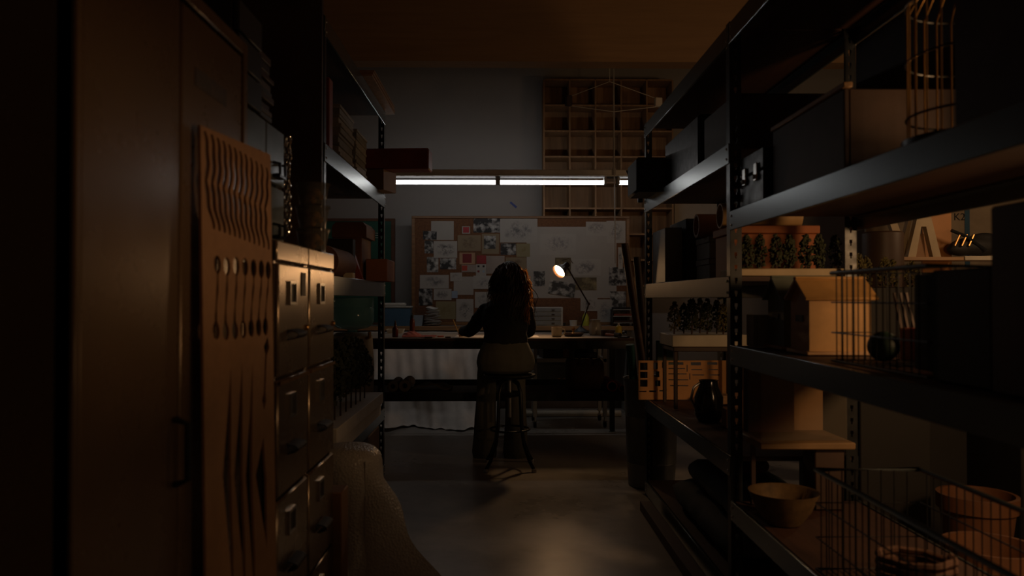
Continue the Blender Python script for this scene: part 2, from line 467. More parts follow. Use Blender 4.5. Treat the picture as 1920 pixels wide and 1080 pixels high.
for (a, b, i) in zip(tb, bb, range(7)):
    A, B = Z1(*a), Z2(*b); n = 40; L, R = [], []
    for j in range(n + 1):
        u = j / n; x = A[0] + (B[0] - A[0]) * u + 1.6 * sin(u * 2 * pi); y = A[1] - 17 + (B[1] - A[1] + 34) * u
        def blob(c): 
            q = 1 - ((y - c) / 17) ** 2
            return 6.4 * sqrt(q) if q > 0 else 0
        w = max(1.7 + .5 * sin(u * 6 * pi), blob(A[1]), blob(B[1])) * (1 - .04 * i)
        if j in (0, n): w = .4
        L.append((x - w, y)); R.append((x + w, y))
    px_poly(L + R[::-1])
for tip, mid, w, bot in (((423, 687), (411, 893), 8, 419), ((444, 680), (433, 893), 8, 442), ((464, 680), (453, 893), 6, 460)):
    px_poly([tip, ((tip[0] + mid[0]) / 2 - w * .35, 780), (mid[0] - w, 893), (bot - 5, 1040), (bot, 1150), (bot + 2, 1040), (mid[0] + w, 893), ((tip[0] + mid[0]) / 2 + w * .55, 780)])
px_poly([(482, 820), (466, 891), (485, 1030), (486, 900)])
px_poly([(493, 631), (486, 650), (488, 665), (484, 735), (481, 750), (484, 769), (488, 752), (487, 735), (491, 667), (496, 652)])
smb = curve_mesh(polys, .006, sheet_place)
one('cutout_sheet', smb, M_mdf, 'brown fibreboard sheet with wavy slits and spindle cut-outs leaning on the tan cabinet', 'cut-out sheet', weld=1e-5)

# ------------------------------------------------------------------ filing cabinets
XF = -.6
M_fc = mat('brown_grey_enamel', (.25, .195, .14), .27, .70, .06, 3, spec=.7, rvar=.012)
def filing_cabinet(ya, yb, label):
    zt = atX(521, 449, XF).z
    t = thing('filing_cabinet', label, 'filing cabinet', (XF - .3, (ya + yb) / 2, 0), 0, 'filing cabinets by the aisle')
    mb = MB(); mb.b2(XF - .62, XF - .028, ya, yb, 0, zt, .004); mb.b2(XF - .04, XF - .002, ya, yb, zt - .056, zt, .004)
    mb.b2(XF - .04, XF - .012, ya, ya + .012, .0, zt - .03); mb.b2(XF - .04, XF - .012, yb - .012, yb, .0, zt - .03)
    mb.build('body', M_fc, t)
    zs = [zt - .058, 1.000, .672, .345, .03]
    yc = (ya + yb) / 2
    for i in range(4):
        d = MB().b2(XF - .027, XF, ya + .008, yb - .008, zs[i + 1] + .006, zs[i] - .004, .005).build('drawer', M_fc, t)
        zz = zs[i] - .085; y_ = yc - .03
        lh = MB(); w, h, b = .036, .034, .008
        for a in ((y_ - w, y_ - w + b, zz - h, zz + h), (y_ + w - b, y_ + w, zz - h, zz + h), (y_ - w + b, y_ + w - b, zz + h - b, zz + h), (y_ - w + b, y_ + w - b, zz - h, zz - h + b)):
            lh.b2(XF, XF + .007, a[0], a[1], a[2], a[3])
        lh.build('label_holder', M_steel, d)
        MB().b2(XF, XF + .002, y_ - w + b, y_ + w - b, zz - h + b, zz + h - b).build('label_card', mat('dark_card', (.03, .03, .03), .6), d)
        zh = zz - .115
        hb = MB()
        hb.grid(lambda u, v: (XF + .004 + .03 * sin(pi * u) ** .6, y_ - .05 + .1 * v, zh + .012 - .03 * u), 8, 4)
        hb.build('handle', M_blackmat, d, solid=.003)
        if i == 0: MB().lathe([(.009, 0), (.009, .006), (.006, .009), (0, .009)], (XF, yb - .03, zh + .01), 14, Matrix.Rotation(pi / 2, 4, 'Y')).build('thumb_latch', M_brass, d)
        if i == 1:
            MB().b2(XF, XF + .006, ya + .008, yb - .008, zs[i] - .016, zs[i] - .006).build('trim_strip', M_brass, d)
    return t
yA, yB, yC = atX(521, 559, XF).y, atX(579.5, 559, XF).y, atX(627, 559, XF).y
filing_cabinet(yA, yB - .004, 'brown four-drawer filing cabinet right beside the cut-out sheet')
filing_cabinet(yB + .004, yC, 'second brown filing cabinet, the one nearer the bubble wrap')
# magnet and paper tag on the first cabinet
p = atX(568, 533, XF)
one('paper_tag', MB().b2(XF + .0005, XF + .003, p.y - .022, p.y + .022, p.z - .035, p.z + .035), mat('grey_tag', (.10, .085, .06), .6), 'small grey tag stuck to the top drawer of the first filing cabinet', 'tag')

# ------------------------------------------------------------------ drawer cabinet on top of the filing cabinets
XD = -.70; zt = atX(521, 449, XF).z
t = thing('drawer_cabinet', 'blue grey steel drawer cabinet with cup pulls standing on the filing cabinets', 'drawer cabinet', (-.9, 2.29, zt))
y0_, y1_ = yA + .012, atX(533, 400, XD).y
M_blue = mat('blue_grey_steel', (.12, .15, .165), .36, .3, .12, 5, rvar=.06)
mb = MB(); mb.b2(XD - .45, XD - .02, y0_, y1_, zt, 1.76, .004); mb.build('body', M_blue, t)
ymid = atX(499, 300, XD).y
for (za, zb) in ((zt + .006, 1.565), (1.573, 1.75)):
    for (a, b) in ((y0_ + .004, ymid - .003), (ymid + .003, y1_ - .004)):
        d = MB().b2(XD - .018, XD, a, b, za, zb, .004).build('drawer', M_blue, t)
        hb = MB(); yc = (a + b) / 2; zc = za + .045
        hb.tube([(XD + .001, yc - .028, zc - .02), (XD + .022, yc - .028, zc - .016), (XD + .022, yc - .028, zc + .016), (XD + .001, yc - .028, zc + .02)], .005, 6)
        hb.tube([(XD + .001, yc + .028, zc - .02), (XD + .022, yc + .028, zc - .016), (XD + .022, yc + .028, zc + .016), (XD + .001, yc + .028, zc + .02)], .005, 6)
        hb.b2(XD + .001, XD + .024, yc - .034, yc + .034, zc - .026, zc - .018)
        hb.build('pull', M_black, d)
t = thing('drawer_cabinet', 'small dark steel drawer unit on top of the blue grey drawer cabinet', 'drawer cabinet', (-.9, 2.2, 1.76))
M_blue = mat('dark_blue_steel', (.03, .036, .04), .45, .2, .12, 5)
MB().b2(XD - .42, XD - .03, y0_, ymid, 1.762, 2.05, .004).build('body', M_blue, t)
for za in (1.768, 1.86, 1.952):
    MB().b2(XD - .028, XD - .012, y0_ + .004, ymid - .004, za, za + .086, .003).build('drawer', M_blue, t)
z = 1.762
for i in range(11):
    h = RND.uniform(.016, .03)
    one('magazine', MB().box((XD - .16 + RND.uniform(-.01, .01), (ymid + y1_) / 2 + .004, z + h / 2), (.24, (y1_ - ymid) - .02, h - .001), RND.uniform(-.03, .03), .002),
        mat('magazine_%d' % (i % 4), [(.10, .06, .04), (.05, .045, .04), (.14, .10, .07), (.08, .03, .02)][i % 4], .45),
        'worn magazine in the dark pile on the blue grey drawer cabinet', 'magazine', 'magazines piled on the drawer cabinet')
    z += h
# bundle of clamps and chain hanging at the end of the drawer cabinet
t = thing('chain_bundle', 'shiny bundle of chain hanging at the end of the blue grey drawer cabinet', 'chain', (XD - .0, y1_ + .03, 1.4))
MB().tube([(XD - .03, y1_ - .002, 1.74), (XD - .02, y1_ + .03, 1.745), (XD - .02, y1_ + .035, 1.76)], .004, 6).build('hook', M_black, t)
for j, (dx, dy) in enumerate(((-.02, .03), (.0, .045), (-.035, .05), (-.01, .065))):
    mb = MB(); z = 1.742; i = 0
    while z > 1.43:
        a = (i % 2) * pi / 2 + j; c = Vector((XD + dx + RND.uniform(-.004, .004), y1_ + dy + RND.uniform(-.004, .004), z))
        mb.tube([c + Vector((cos(a) * .008 * cos(g), sin(a) * .008 * cos(g), .013 * sin(g))) for g in [2 * pi * k / 10 for k in range(10)]], .0028, 6, closed=True)
        z -= .019; i += 1
    mb.build('chain', M_chrome, t)

# deli tubs stacked on the second filing cabinet
tubc = at(586, 460, 2.60); tz = zt
def tub(z, label, first=[None]):
    if first[0]: return cp(first[0], (tubc.x, tubc.y, z), label)
    t = thing('plastic_tub', label, 'tub', (tubc.x, tubc.y, z), 0, 'clear tubs stacked on the filing cabinet'); first[0] = t
    mb = MB(); x, y = tubc.x, tubc.y
    mb.lathe([(.0, z + .001), (.043, z + .001), (.055, z + .068), (.058, z + .07), (.0565, z + .071), (.053, z + .068), (.0415, z + .004), (0, z + .004)], (x, y, 0), 28)
    mb.build('tub', M_clear, t)
    MB().lathe([(.059, z + .066), (.0595, z + .073), (.056, z + .075), (0, z + .074), (0, z + .072), (.057, z + .072)], (x, y, 0), 28).build('lid', M_clear, t)
    mb = MB()
    for i in range(14):
        a = RND.uniform(0, 6.28); r = RND.uniform(0, .026)
        mb.ell((x + r * cos(a), y + r * sin(a), z + RND.uniform(.016, .05)), (.013, .012, .011), 8, 6)
    mb.build('scraps', mat('orange_scraps', (.30, .14, .04), .6, 0, .4, 40), t)
    return t
tub(tz, 'lowest clear tub in the stack on the filing cabinet'); tub(tz + .076, 'middle clear tub in the stack on the filing cabinet'); tub(tz + .152, 'topmost clear tub of the stack on the filing cabinet')

# ------------------------------------------------------------------ bubble wrap roll, carton on the floor
bc = Vector((-.64, 3.26, 0)); br_ = .142
M_bub, nt, b = new_mat('bubble_wrap'); MATS['bubble_wrap'] = M_bub
v = nt.nodes.new('ShaderNodeTexCoord').outputs['Object']
vo = nt.nodes.new('ShaderNodeTexVoronoi'); vo.inputs['Scale'].default_value = 95; nt.links.new(v, vo.inputs['Vector'])
b.inputs['Base Color'].default_value = (.66, .64, .61, 1); b.inputs['Roughness'].default_value = .3; b.inputs['Alpha'].default_value = .82
bump(nt, b, vo.outputs['Distance'], .45, .006)
t = thing('bubble_wrap_roll', 'standing roll of bubble wrap with its loose end trailing onto the floor', 'bubble wrap', bc)
mb = MB(); zt_ = .60
prof = [(.0, zt_ + .006), (.04, zt_ + .006), (.09, zt_ + .002), (br_ - .03, zt_ - .008), (br_ - .008, zt_ - .03), (br_, zt_ - .06), (br_ + .006, .45), (br_ - .004, .3), (br_ + .01, .15), (br_, .02), (br_ - .02, .001), (.03, .001)]
mb.lathe(prof, bc, 40)
o = mb.build('roll', M_bub, t)
def flap(u, v):
    a = -.9 + 1.0 * u
    r = br_ + .006 + .02 * sin(v * 9) * u
    z = (1 - v) * (.56 - .10 * u)
    ex = (u ** 1.5) * (v ** 1.1) * .30
    return (bc.x + r * cos(a) + ex, bc.y + r * sin(a) - .14 * u * v, max(.004, z))
MB().grid(flap, 14, 22).build('loose_end', M_bub, t, solid=.004)
def flap2(u, v):
    a = -1.9 + .5 * u
    r = br_ + .02 + .05 * v + .03 * sin(u * 6 + v * 3)
    return (bc.x + r * cos(a) + .05 * v, bc.y + r * sin(a) - .05 * v, .14 - .132 * v + .012 * sin(u * 9))
MB().grid(flap2, 10, 10).build('crumpled_edge', M_bub, t, solid=.004)
one('cardboard_box', MB().b2(-.74, -.572, 2.80, 2.92, 0.0, .52, .004), M_card, 'narrow brown carton standing between the filing cabinet and the bubble wrap', 'box')
# ------------------------------------------------------------------ fluorescent fixture and its hanger
TD = 7.4
zc_ = at(1000, 342, TD).z
def fx(px): return at(px, 340, TD).x
M_tube = emit('fluorescent_tube', (1.0, .965, .93), TUBE_POWER)
t = thing('fluorescent_fixture', 'long fluorescent batten light with glowing tubes hanging above the corkboard', 'light fixture', (0.2, TD, zc_ + .03))
xs0, xs1 = fx(700), fx(1238)
M_hous = mat('white_fixture_enamel', (.55, .53, .5), .45)
MB().b2(xs0, xs1, TD - .05, TD + .05, zc_ + .055, zc_ + .115, .004).build('housing', M_hous, t)
MB().b2(xs0, xs1, TD - .056, TD + .056, zc_ + .046, zc_ + .0545, .002).build('reflector', mat('dull_grey_reflector', (.05, .05, .05), .6), t)
MB().tube([(xs0, TD - .058, zc_ + .058), (xs1, TD - .058, zc_ + .058)], .007, 10).build('lip', M_hous, t)
for a, b in ((705, 929), (938, 1132), (1161, 1236)):
    MB().tube([(fx(a), TD, zc_), (fx(b), TD, zc_)], .020, 16).build('tube', M_tube, t)
    for x in (fx(a) - .012, fx(b) + .012):
        MB().b2(x - .012, x + .012, TD - .045, TD + .045, zc_ - .022, zc_ + .05, .003).build('lamp_holder', M_grey, t)
ca = at(1150, 340, TD)
one('hanging_cable', MB().tube([(ca.x, TD - .06, zc_ + .12), (ca.x - .004, TD - .06, 3.2), (ca.x - .006, TD - .06, CZ)], .008, 8).tube([(ca.x, TD - .06, zc_ + .06), (ca.x, TD - .06, zc_ + .125)], .016, 8).tube([(ca.x, TD - .06, zc_ + .07), (ca.x + .006, TD - .06, 1.9), (ca.x + .008, TD - .06, 1.55)], .006, 8),
    mat('pale_cable', (.35, .33, .31), .5), 'pale cable running down from the ceiling past the fluorescent light', 'cable')
t = thing('hanging_mobile', 'string mobile with two small blocks hanging before the wooden pigeonholes', 'mobile', (ca.x, TD - .1, 3.25))
ap = at(1143, 153, TD - .1); e1 = at(1066, 182, TD - .1); e2 = at(1234, 186, TD - .1)
M_str = mat('white_string', (.5, .48, .45), .7)
MB().tube([(ap.x, ap.y, CZ), ap, e1], .0035, 5).tube([ap, e2], .0035, 5).build('string', M_str, t)
mid = (e1 + e2) / 2
MB().tube([e1 + Vector((0, 0, -.08)), mid + Vector((0, 0, -.13)), e2 + Vector((0, 0, -.07))], .004, 6).build('cross_string', M_str, t)
MB().box(e1 + Vector((0, 0, -.035)), (.06, .05, .10), .3, .006).build('block', M_darkbrown, t)['label'] = 'dark brown block'
MB().box(e2 + Vector((0, 0, -.03)), (.07, .05, .085), .2, .006).build('block', M_white, t)['label'] = 'white block'

# ------------------------------------------------------------------ pigeonhole unit on the wall
PD0, PD1 = 8.36, WD
M_pig = wood('aged_plywood', (.27, .155, .075), .6, 2)
a = at(1020, 149, PD0); b_ = at(1261, 149, PD0)
pitch = (b_.x - a.x) / 5; rows = 8; ztop = a.z
t = thing('pigeonhole_shelf', 'wooden pigeonhole unit of square compartments fixed high on the wall', 'shelf unit', ((a.x + b_.x) / 2, 8.5, ztop - rows * pitch))
MB().b2(a.x, b_.x, PD1 - .012, PD1, ztop - rows * pitch, ztop).build('back_panel', M_pig, t)
for i in range(6):
    x = a.x + i * pitch; MB().b2(x - .009, x + .009, PD0, PD1 - .012, ztop - rows * pitch, ztop, .001).build('upright', M_pig, t)
for j in range(rows + 1):
    z = ztop - j * pitch
    mb = MB()
    for i in range(5): mb.b2(a.x + i * pitch + .009, a.x + (i + 1) * pitch - .009, PD0 + .003, PD1 - .012, z - .009, z + .009)
    mb.build('shelf', M_pig, t)
p = at(963, 384, WD - .01)
one('blue_tape', MB().add([(p.x + dx, WD - dy, p.z + dz) for dy in (0, .002) for dx, dz in ((-.045, .022), (-.03, .04), (.04, -.02), (.025, -.04))], [(0, 1, 2, 3), (7, 6, 5, 4), (0, 4, 5, 1), (1, 5, 6, 2), (2, 6, 7, 3), (3, 7, 4, 0)]),
    mat('blue_tape', (.02, .05, .28), .5), 'short scrap of blue tape on the bare wall above the corkboard', 'tape')
p0, p1 = at(1264, 377, WD), at(1420, 470, WD)
one('foam_sheet', MB().b2(p0.x, p1.x, WD - .022, WD - .001, p1.z - .4, p0.z, .002), M_white, 'white panel on the wall to the side of the wooden pigeonholes', 'panel')

# green chalkboard leaning behind the left rack
p0, p1 = at(560, 400, WD - .06), at(740, 411, WD - .06)
t = thing('chalkboard', 'green chalkboard in a thin wooden frame on the wall behind the left rack', 'chalkboard', ((p0.x + p1.x) / 2, WD - .03, .93))
MB().b2(p0.x + .02, p1.x - .04, WD - .035, WD - .005, .95, p1.z - .02).build('board', mat('green_chalkboard', (.018, .095, .065), .55, 0, .15, 4), t)
mb = MB(); mb.b2(p0.x, p1.x, WD - .045, WD, p1.z - .02, p1.z + .01); mb.b2(p0.x, p1.x, WD - .045, WD - .001, .93, .95); mb.b2(p1.x - .04, p1.x, WD - .045, WD, .95, p1.z - .02); mb.b2(p0.x, p0.x + .02, WD - .045, WD, .95, p1.z - .02)
mb.build('frame', M_card2, t)
q = at(700, 436, WD - .04)
mb = MB()
for k in range(3): mb.tube([(q.x - .07, WD - .037, q.z - .025 * k), (q.x + .11, WD - .037, q.z - .012 - .025 * k)], .0025, 5)
mb.build('chalk_marks', M_white, t)

# ------------------------------------------------------------------ counter along the wall
CT = .925
CF = 8.12
t = thing('long_counter', 'pale worktop with a wooden edge running along the wall under the corkboard', 'counter', (-.2, 8.4, 0))
CX0, CX1 = -2.1, 1.42
MB().b2(CX0, CX1, CF + .02, WD - .002, CT - .035, CT).build('top', mat('pale_laminate', (.36, .34, .31), .45), t)
MB().b2(CX0, CX1, CF, CF + .02, CT - .045, CT + .002, .002).build('edge_strip', M_plyx, t)
for x in (CX0 + .05, -.3, CX1 - .06): MB().b2(x - .025, x + .025, CF + .06, WD - .02, 0, CT - .035, .003).build('support', M_grey, t)
# canvas sheet hanging in front of the counter
M_canvas = cloth('canvas', (.80, .75, .70), .04)
def canvas(u, v):
    x = -1.75 + 1.72 * u
    fold = .04 * sin(u * 19 + 1.6 * sin(v * 3)) + .028 * sin(u * 37 + v * 4 + 1.5 * sin(u * 5)) + .012 * sin(u * 83 - v * 9) + .03 * sin(u * 9 + v * 6)
    amp = .35 + .75 * v
    z = .87 - .865 * v
    edge = .13 * max(0, (u - .0)) if False else 0
    low = .10 * (abs(2 * (u - .68)) ** 2.2) * v          # bottom edge curves up towards the sides
    y = CF - .05 - .72 * v ** .9 - fold * amp * 1.7
    if v > .86: 
        k = (v - .86) / .14
        y -= .16 * k; z = max(.006 + .02 * abs(sin(u * 60 + k * 4)) * (1 - k * .5), z - .03 * k)
    return (x, y, max(.006, z + low))
one('canvas_sheet', MB().grid(canvas, 110, 60), M_canvas, 'crumpled pale canvas sheet hanging from the counter and pooling on the floor', 'cloth', solid=.003)
# pale pipe on the floor
pa, pb = at(975, 777, 7.95), at(1164, 779, 7.95)
one('pale_tube', MB().tube([(pa.x, 7.95, .034), (pb.x, 7.95, .034)], .034, 16), M_cream, 'long pale tube lying on the floor under the workbench', 'tube')

# ------------------------------------------------------------------ workbench
BZ = .9075; BF, BB = 6.05, 7.09; BX0, BX1 = -1.25, 1.045
t = thing('workbench', 'long black steel workbench with a pale top where the woman sits', 'workbench', (-.1, 6.57, 0))
MB().b2(BX0, BX1, BF, BB, BZ - .022, BZ, .002).build('worktop', mat('worn_worktop', (.30, .27, .235), .42, 0, .18, 6, .05, 30, rvar=.08), t)
MB().b2(BX0, BX1, BF - .004, BF, BZ - .022, BZ - .002).build('edge_strip', M_board, t)
for y in (BF + .01, BB - .03): MB().b2(BX0, BX1, y, y + .02, BZ - .085, BZ - .022).build('rail', M_black, t)
for x in (BX0 + .02, BX1 - .02): MB().b2(x - .02, x + .02, BF + .03, BB - .03, BZ - .085, BZ - .022).build('rail', M_black, t)
for x in (BX0 + .03, BX1 - .03):
    for y in (BF + .035, BB - .035): 
        lg = MB().b2(x - .022, x + .022, y - .022, y + .022, .012, BZ - .022, .003).build('leg', M_black, t)
        MB().lathe([(.03, 0), (.03, .006), (.012, .012)], (x, y, 0), 14).build('foot', M_steel, lg)
SZ = at(960, 735, BF + .03).z
for y in (BF + .02, BB - .04): MB().b2(BX0 + .05, BX1 - .05, y, y + .02, SZ - .07, SZ - .003).build('rail', M_black, t)
MB().b2(BX0 + .05, BX1 - .05, BF + .04, BF + .5, SZ - .02, SZ - .001).build('lower_shelf', M_darkbrown, t)

# under the bench: rolls, mat, bag, tubes
def bench_pt(px, y): return at(px, 700, y).x
for k, (px, r, lab) in enumerate(((738, .042, 'dark paper roll under the bench, closer to the left rack post'), (760, .046, 'slightly bigger dark paper roll beside the flat brown mat'))):
    x = bench_pt(px, 6.15)
    mb = MB(); mb.lathe([(r * .45, 0), (r, 0), (r, .34), (r * .45, .34), (r * .45, 0)], (x, 6.11, SZ + r), 24, Matrix.Rotation(-pi / 2, 4, 'X'), close=False)
    one('paper_roll', mb, mat('grey_brown_paper', (.12, .10, .08), .7), lab, 'roll', 'paper rolls on the lower bench shelf')
def mat_fn(u, v): return (bench_pt(774, 6.15) + .30 * u, 6.10 + .34 * v, SZ + .014 + .035 * sin(pi * min(1, u * 1.1)) * (1 - v * .5) + .008 * sin(u * 14 + v * 4))
one('folded_mat', MB().grid(mat_fn, 24, 10), mat('dark_brown_felt', (.06, .045, .035), .85), 'dark brown folded mat lying flat on the lower shelf of the bench', 'mat', solid=.008)
t = thing('canvas_bag', 'dark brown canvas bag slumped on the lower bench shelf', 'bag', (bench_pt(1096, 6.3), 6.3, SZ))
xb0 = bench_pt(1096, 6.3)
rings = []
for k, (z, sx, sy) in enumerate(((0, .13, .10), (.02, .145, .115), (.12, .15, .11), (.21, .145, .09), (.235, .14, .075))):
    rings.append([(xb0 + sx * abs(cos(g)) ** .5 * math.copysign(1, cos(g)) + .008 * sin(5 * g + k), 6.3 + sy * abs(sin(g)) ** .5 * math.copysign(1, sin(g)) + .006 * sin(7 * g), SZ + z + (.012 * sin(3 * g) if k > 2 else 0)) for g in [2 * pi * i / 28 for i in range(28)]])
MB().loft(rings).build('bag', mat('brown_canvas', (.10, .058, .03), .85, 0, .25, 12), t)
for s_ in (-1, 1): MB().tube([(xb0 + .06 * s_, 6.3 - .1, SZ + .2), (xb0 + .05 * s_, 6.24, SZ + .25), (xb0 + .02 * s_, 6.26, SZ + .26)], .008, 6).build('strap', M_darkbrown, t)
for k, (px, py, lab) in enumerate(((1146, 722, 'red cardboard tube with its open end facing the aisle, on the lower bench shelf'), (1164, 712, 'red tube beside the first one, partly behind the metal bin'))):
    r = .042 - .016 * k; x = bench_pt(px, 6.15)
    one('cardboard_tube', MB().lathe([(r * .78, 0), (r, 0), (r, .4), (r * .78, .4), (r * .78, 0)], (x, 6.09, SZ + r), 26, Matrix.Rotation(-pi / 2, 4, 'X'), close=False), mat('dull_red_card', (.22, .04, .03), .7), lab, 'tube')

# white shelf trolley behind the bench
t = thing('shelf_trolley', 'pale two-tier shelf trolley on castors behind the workbench', 'trolley', (.66, 7.45, 0))
tx0, tx1, ty0, ty1 = at(1003, 700, 7.3).x, at(1134, 700, 7.3).x, 7.3, 7.7
M_pale = mat('pale_grey_enamel', (.5, .5, .47), .5)
z1, z2 = at(1060, 725, 7.3).z, at(1060, 672, 7.3).z
for x in (tx0, tx1):
    for y in (ty0, ty1): MB().b2(x - .018, x + .018, y - .018, y + .018, .10, .84, .003).build('post', M_pale, t)
for z in (z1, z2, .84): MB().b2(tx0 - .018, tx1 + .018, ty0 - .018, ty1 + .018, z - .035, z, .003).build('shelf', M_pale, t)
MB().b2(tx0, tx1, ty1 + .002, ty1 + .012, z1, .84).build('back_panel', M_grey, t)
for x in (tx0, tx1):
    for y in (ty0, ty1):
        c = MB().tube([(x, y, .10), (x, y, .06)], .008, 8).b2(x - .02, x + .02, y - .015, y + .015, .055, .065).build('castor', M_steel, t)
        MB().lathe([(0, -.014), (.026, -.014), (.03, -.008), (.03, .008), (.026, .014), (0, .014)], (x, y, .031), 18, Matrix.Rotation(pi / 2, 4, 'Y')).build('wheel', M_blackmat, c)
def on_trolley(px, z, w, h, d, m, name, lab, cat, y=7.42, rz=0):
    x = at(px, 680, y).x
    return one(name, MB().box((x, y, z + h / 2 + .001), (w, d, h), rz, .004), m, lab, cat)
on_trolley(1025, z2, .11, .10, .16, M_darkbrown, 'small_box', 'dark box on the upper trolley shelf', 'box', rz=.2)
on_trolley(1061, z2, .06, .11, .08, M_card, 'small_box', 'ochre upright carton on the upper trolley shelf', 'box')
on_trolley(1098, z2, .19, .05, .2, M_blackmat, 'binder', 'black binder lying on the upper trolley shelf, lower one of two', 'binder', rz=.1)
x = at(1096, 680, 7.42).x
one('binder', MB().box((x, 7.42, z2 + .076), (.17, .19, .045), -.15, .004), M_blackmat, 'black binder lying on top of the other binder on the trolley', 'binder')
xg = at(1055, 710, 7.4).x
mb = MB()
for k in range(7): mb.ell((xg - .05 + .017 * k, 7.4 + .02 * sin(k * 2), z1 + .037 + .005 * sin(k * 1.7)), (.02, .03, .029), 10, 8)
one('model_fragment', remeshed(mb, .006, 1), mat('terracotta', (.45, .24, .13), .7, 0, .3, 30), 'small orange-brown lumpy model piece on the low trolley shelf', 'model')

# ------------------------------------------------------------------ on the counter
def on(px, y, zt): return at(px, 600, y).x
# blue bins
def blue_bin(px0, px1, y0, y1, z, h, lab, m, lid):
    x0, x1 = at(px0, 600, y0).x, at(px1, 600, y0).x
    t = thing('storage_bin', lab, 'storage bin', ((x0 + x1) / 2, (y0 + y1) / 2, z))
    w = .004; mb = MB(); c = .012
    mb.loft([[(x0 + c, y0 + c, z), (x1 - c, y0 + c, z), (x1 - c, y1 - c, z), (x0 + c, y1 - c, z)], [(x0, y0, z + h), (x1, y0, z + h), (x1, y1, z + h), (x0, y1, z + h)],
             [(x0 + w, y0 + w, z + h), (x1 - w, y0 + w, z + h), (x1 - w, y1 - w, z + h), (x0 + w, y1 - w, z + h)], [(x0 + c + w, y0 + c + w, z + w), (x1 - c - w, y0 + c + w, z + w), (x1 - c - w, y1 - c - w, z + w), (x0 + c + w, y1 - c - w, z + w)]])
    mb.build('bin', m, t)
    if lid: MB().b2(x0 - .008, x1 + .008, y0 - .008, y1 + .008, z + h + .001, z + h + .018, .004).build('lid', lid, t)
    return t
M_bin = mat('blue_plastic', (.07, .15, .25), .4, 0, .1)
M_bin2 = mat('pale_blue_plastic', (.30, .38, .46), .4, 0, .1)
blue_bin(716, 770, 8.15, 8.30, CT + .003, .19, 'blue plastic bin under a pale lid on the wall counter', M_bin, M_pale)
p0 = at(712, 565, 8.2); p1 = at(760, 572, 8.2)
one('flat_case', MB().b2(p0.x, p1.x, 8.16, 8.29, CT + .213, CT + .245, .006), M_pale, 'pale flat case lying on the lidded blue bin', 'case')
blue_bin(772, 793, 8.15, 8.30, CT + .003, .11, 'small pale blue open bin beside the stack of trays', M_bin2, None)
blue_bin(724, 756, 6.90, 7.04, BZ, .035, 'shallow pale tray at the back edge of the workbench', M_pale, None)
# stack of crumpled plastic plates
ct_ = at(812, 612, 8.28)
t0 = None
zz = CT
for k in range(9):
    r = .095 - .004 * abs(k - 1)
    mb = MB(); n = 30
    def pl(u, v, k=k, r=r): 
        g = 2 * pi * u; rr = r * v; return (ct_.x + .006 * sin(k * 2.1) + rr * cos(g), 8.21 + rr * sin(g) * .9, zz + .004 + (.016 * v ** 3) + .004 * sin(g * 3 + k) * v + .010 * cos(g + k * 1.3) * v)
    mb.grid(pl, n, 6)
    one('tray', mb, mat('pale_film', (.5, .49, .47), .35), 'crinkled pale plastic tray in the leaning stack on the counter', 'tray', 'stack of crinkled trays on the counter', solid=.002)
    zz += .0215
# bottles on the bench
def bottle(name, px, py_base, y, prof, m, lab, cap=None, capm=None, cat='bottle', z=BZ, grp=None):
    x = at(px, py_base, y).x
    t = thing(name, lab, cat, (x, y, z), 0, grp)
    MB().lathe([(r, z + h) for r, h in prof], (x, y, 0), 24).build('bottle', m, t)
    if cap: MB().lathe([(r, z + h) for r, h in cap], (x, y, 0), 18).build('cap', capm, t)
    return t
M_amber = mat('amber_bottle', (.085, .016, .009), .18, 0, .1)
bp = [(0, .001), (.022, .001), (.024, .006), (.024, .065), (.02, .075), (.010, .085), (.009, .098), (0, .098)]
bottle('dropper_bottle', 741, 630, 6.2, bp, M_amber, 'small red amber dropper bottle on the left of the workbench', [(.011, .096), (.011, .112), (.006, .116), (.006, .13), (0, .134)], M_darkbrown)
bp2 = [(0, .001), (.020, .001), (.022, .006), (.022, .12), (.018, .135), (.009, .142), (.009, .15), (0, .15)]
bottle('spray_bottle', 773, 624, 6.45, bp2, M_amber, 'taller red amber pump bottle behind the dropper bottle', [(.010, .148), (.012, .16), (.012, .172), (.004, .176), (.004, .19), (0, .19)], M_blackmat)
xr = at(773, 590, 6.45); 
# red cloth and scraps
def rag(u, v):
    x = at(757, 630, 6.25).x + .26 * u; y = 6.13 + .2 * v
    return (x, y, BZ + .004 + .032 * max(0, 1 - ((u - .25) / .3) ** 2) * sin(pi * v) + .01 * abs(sin(u * 17 + v * 9)) * sin(pi * v))
one('red_rag', MB().grid(rag, 36, 18), mat('coral_cloth', (.36, .085, .06), .8, 0, .25, 20), 'crumpled coral red rag lying on the workbench beside the bottles', 'cloth', solid=-.003)
for k, (px, py, c) in enumerate(((803, 634, M_darkbrown), (826, 632, mat('coral_scrap', (.42, .09, .05), .7)), (838, 635, M_darkbrown))):
    q = atZ(px, py, BZ)
    one('scrap', MB().box((q.x, max(q.y, BF + .03), BZ + .006), (.06 - .012 * k, .03, .01), .3 * k, .002), c, ['dark narrow offcut at the bench edge by the red rag', 'small coral scrap on the bench between two dark offcuts', 'dark offcut on the bench nearest the woman\'s hand'][k], 'offcut')
# sheet of paper under the woman's hands
q0, q1 = atZ(853, 632, BZ), atZ(1010, 632, BZ)
one('drawing_sheet', MB().b2(q0.x, q1.x, BF + .04, BF + .42, BZ + .001, BZ + .003), M_paper, 'large white drawing sheet on the bench under the woman\'s hands', 'paper')
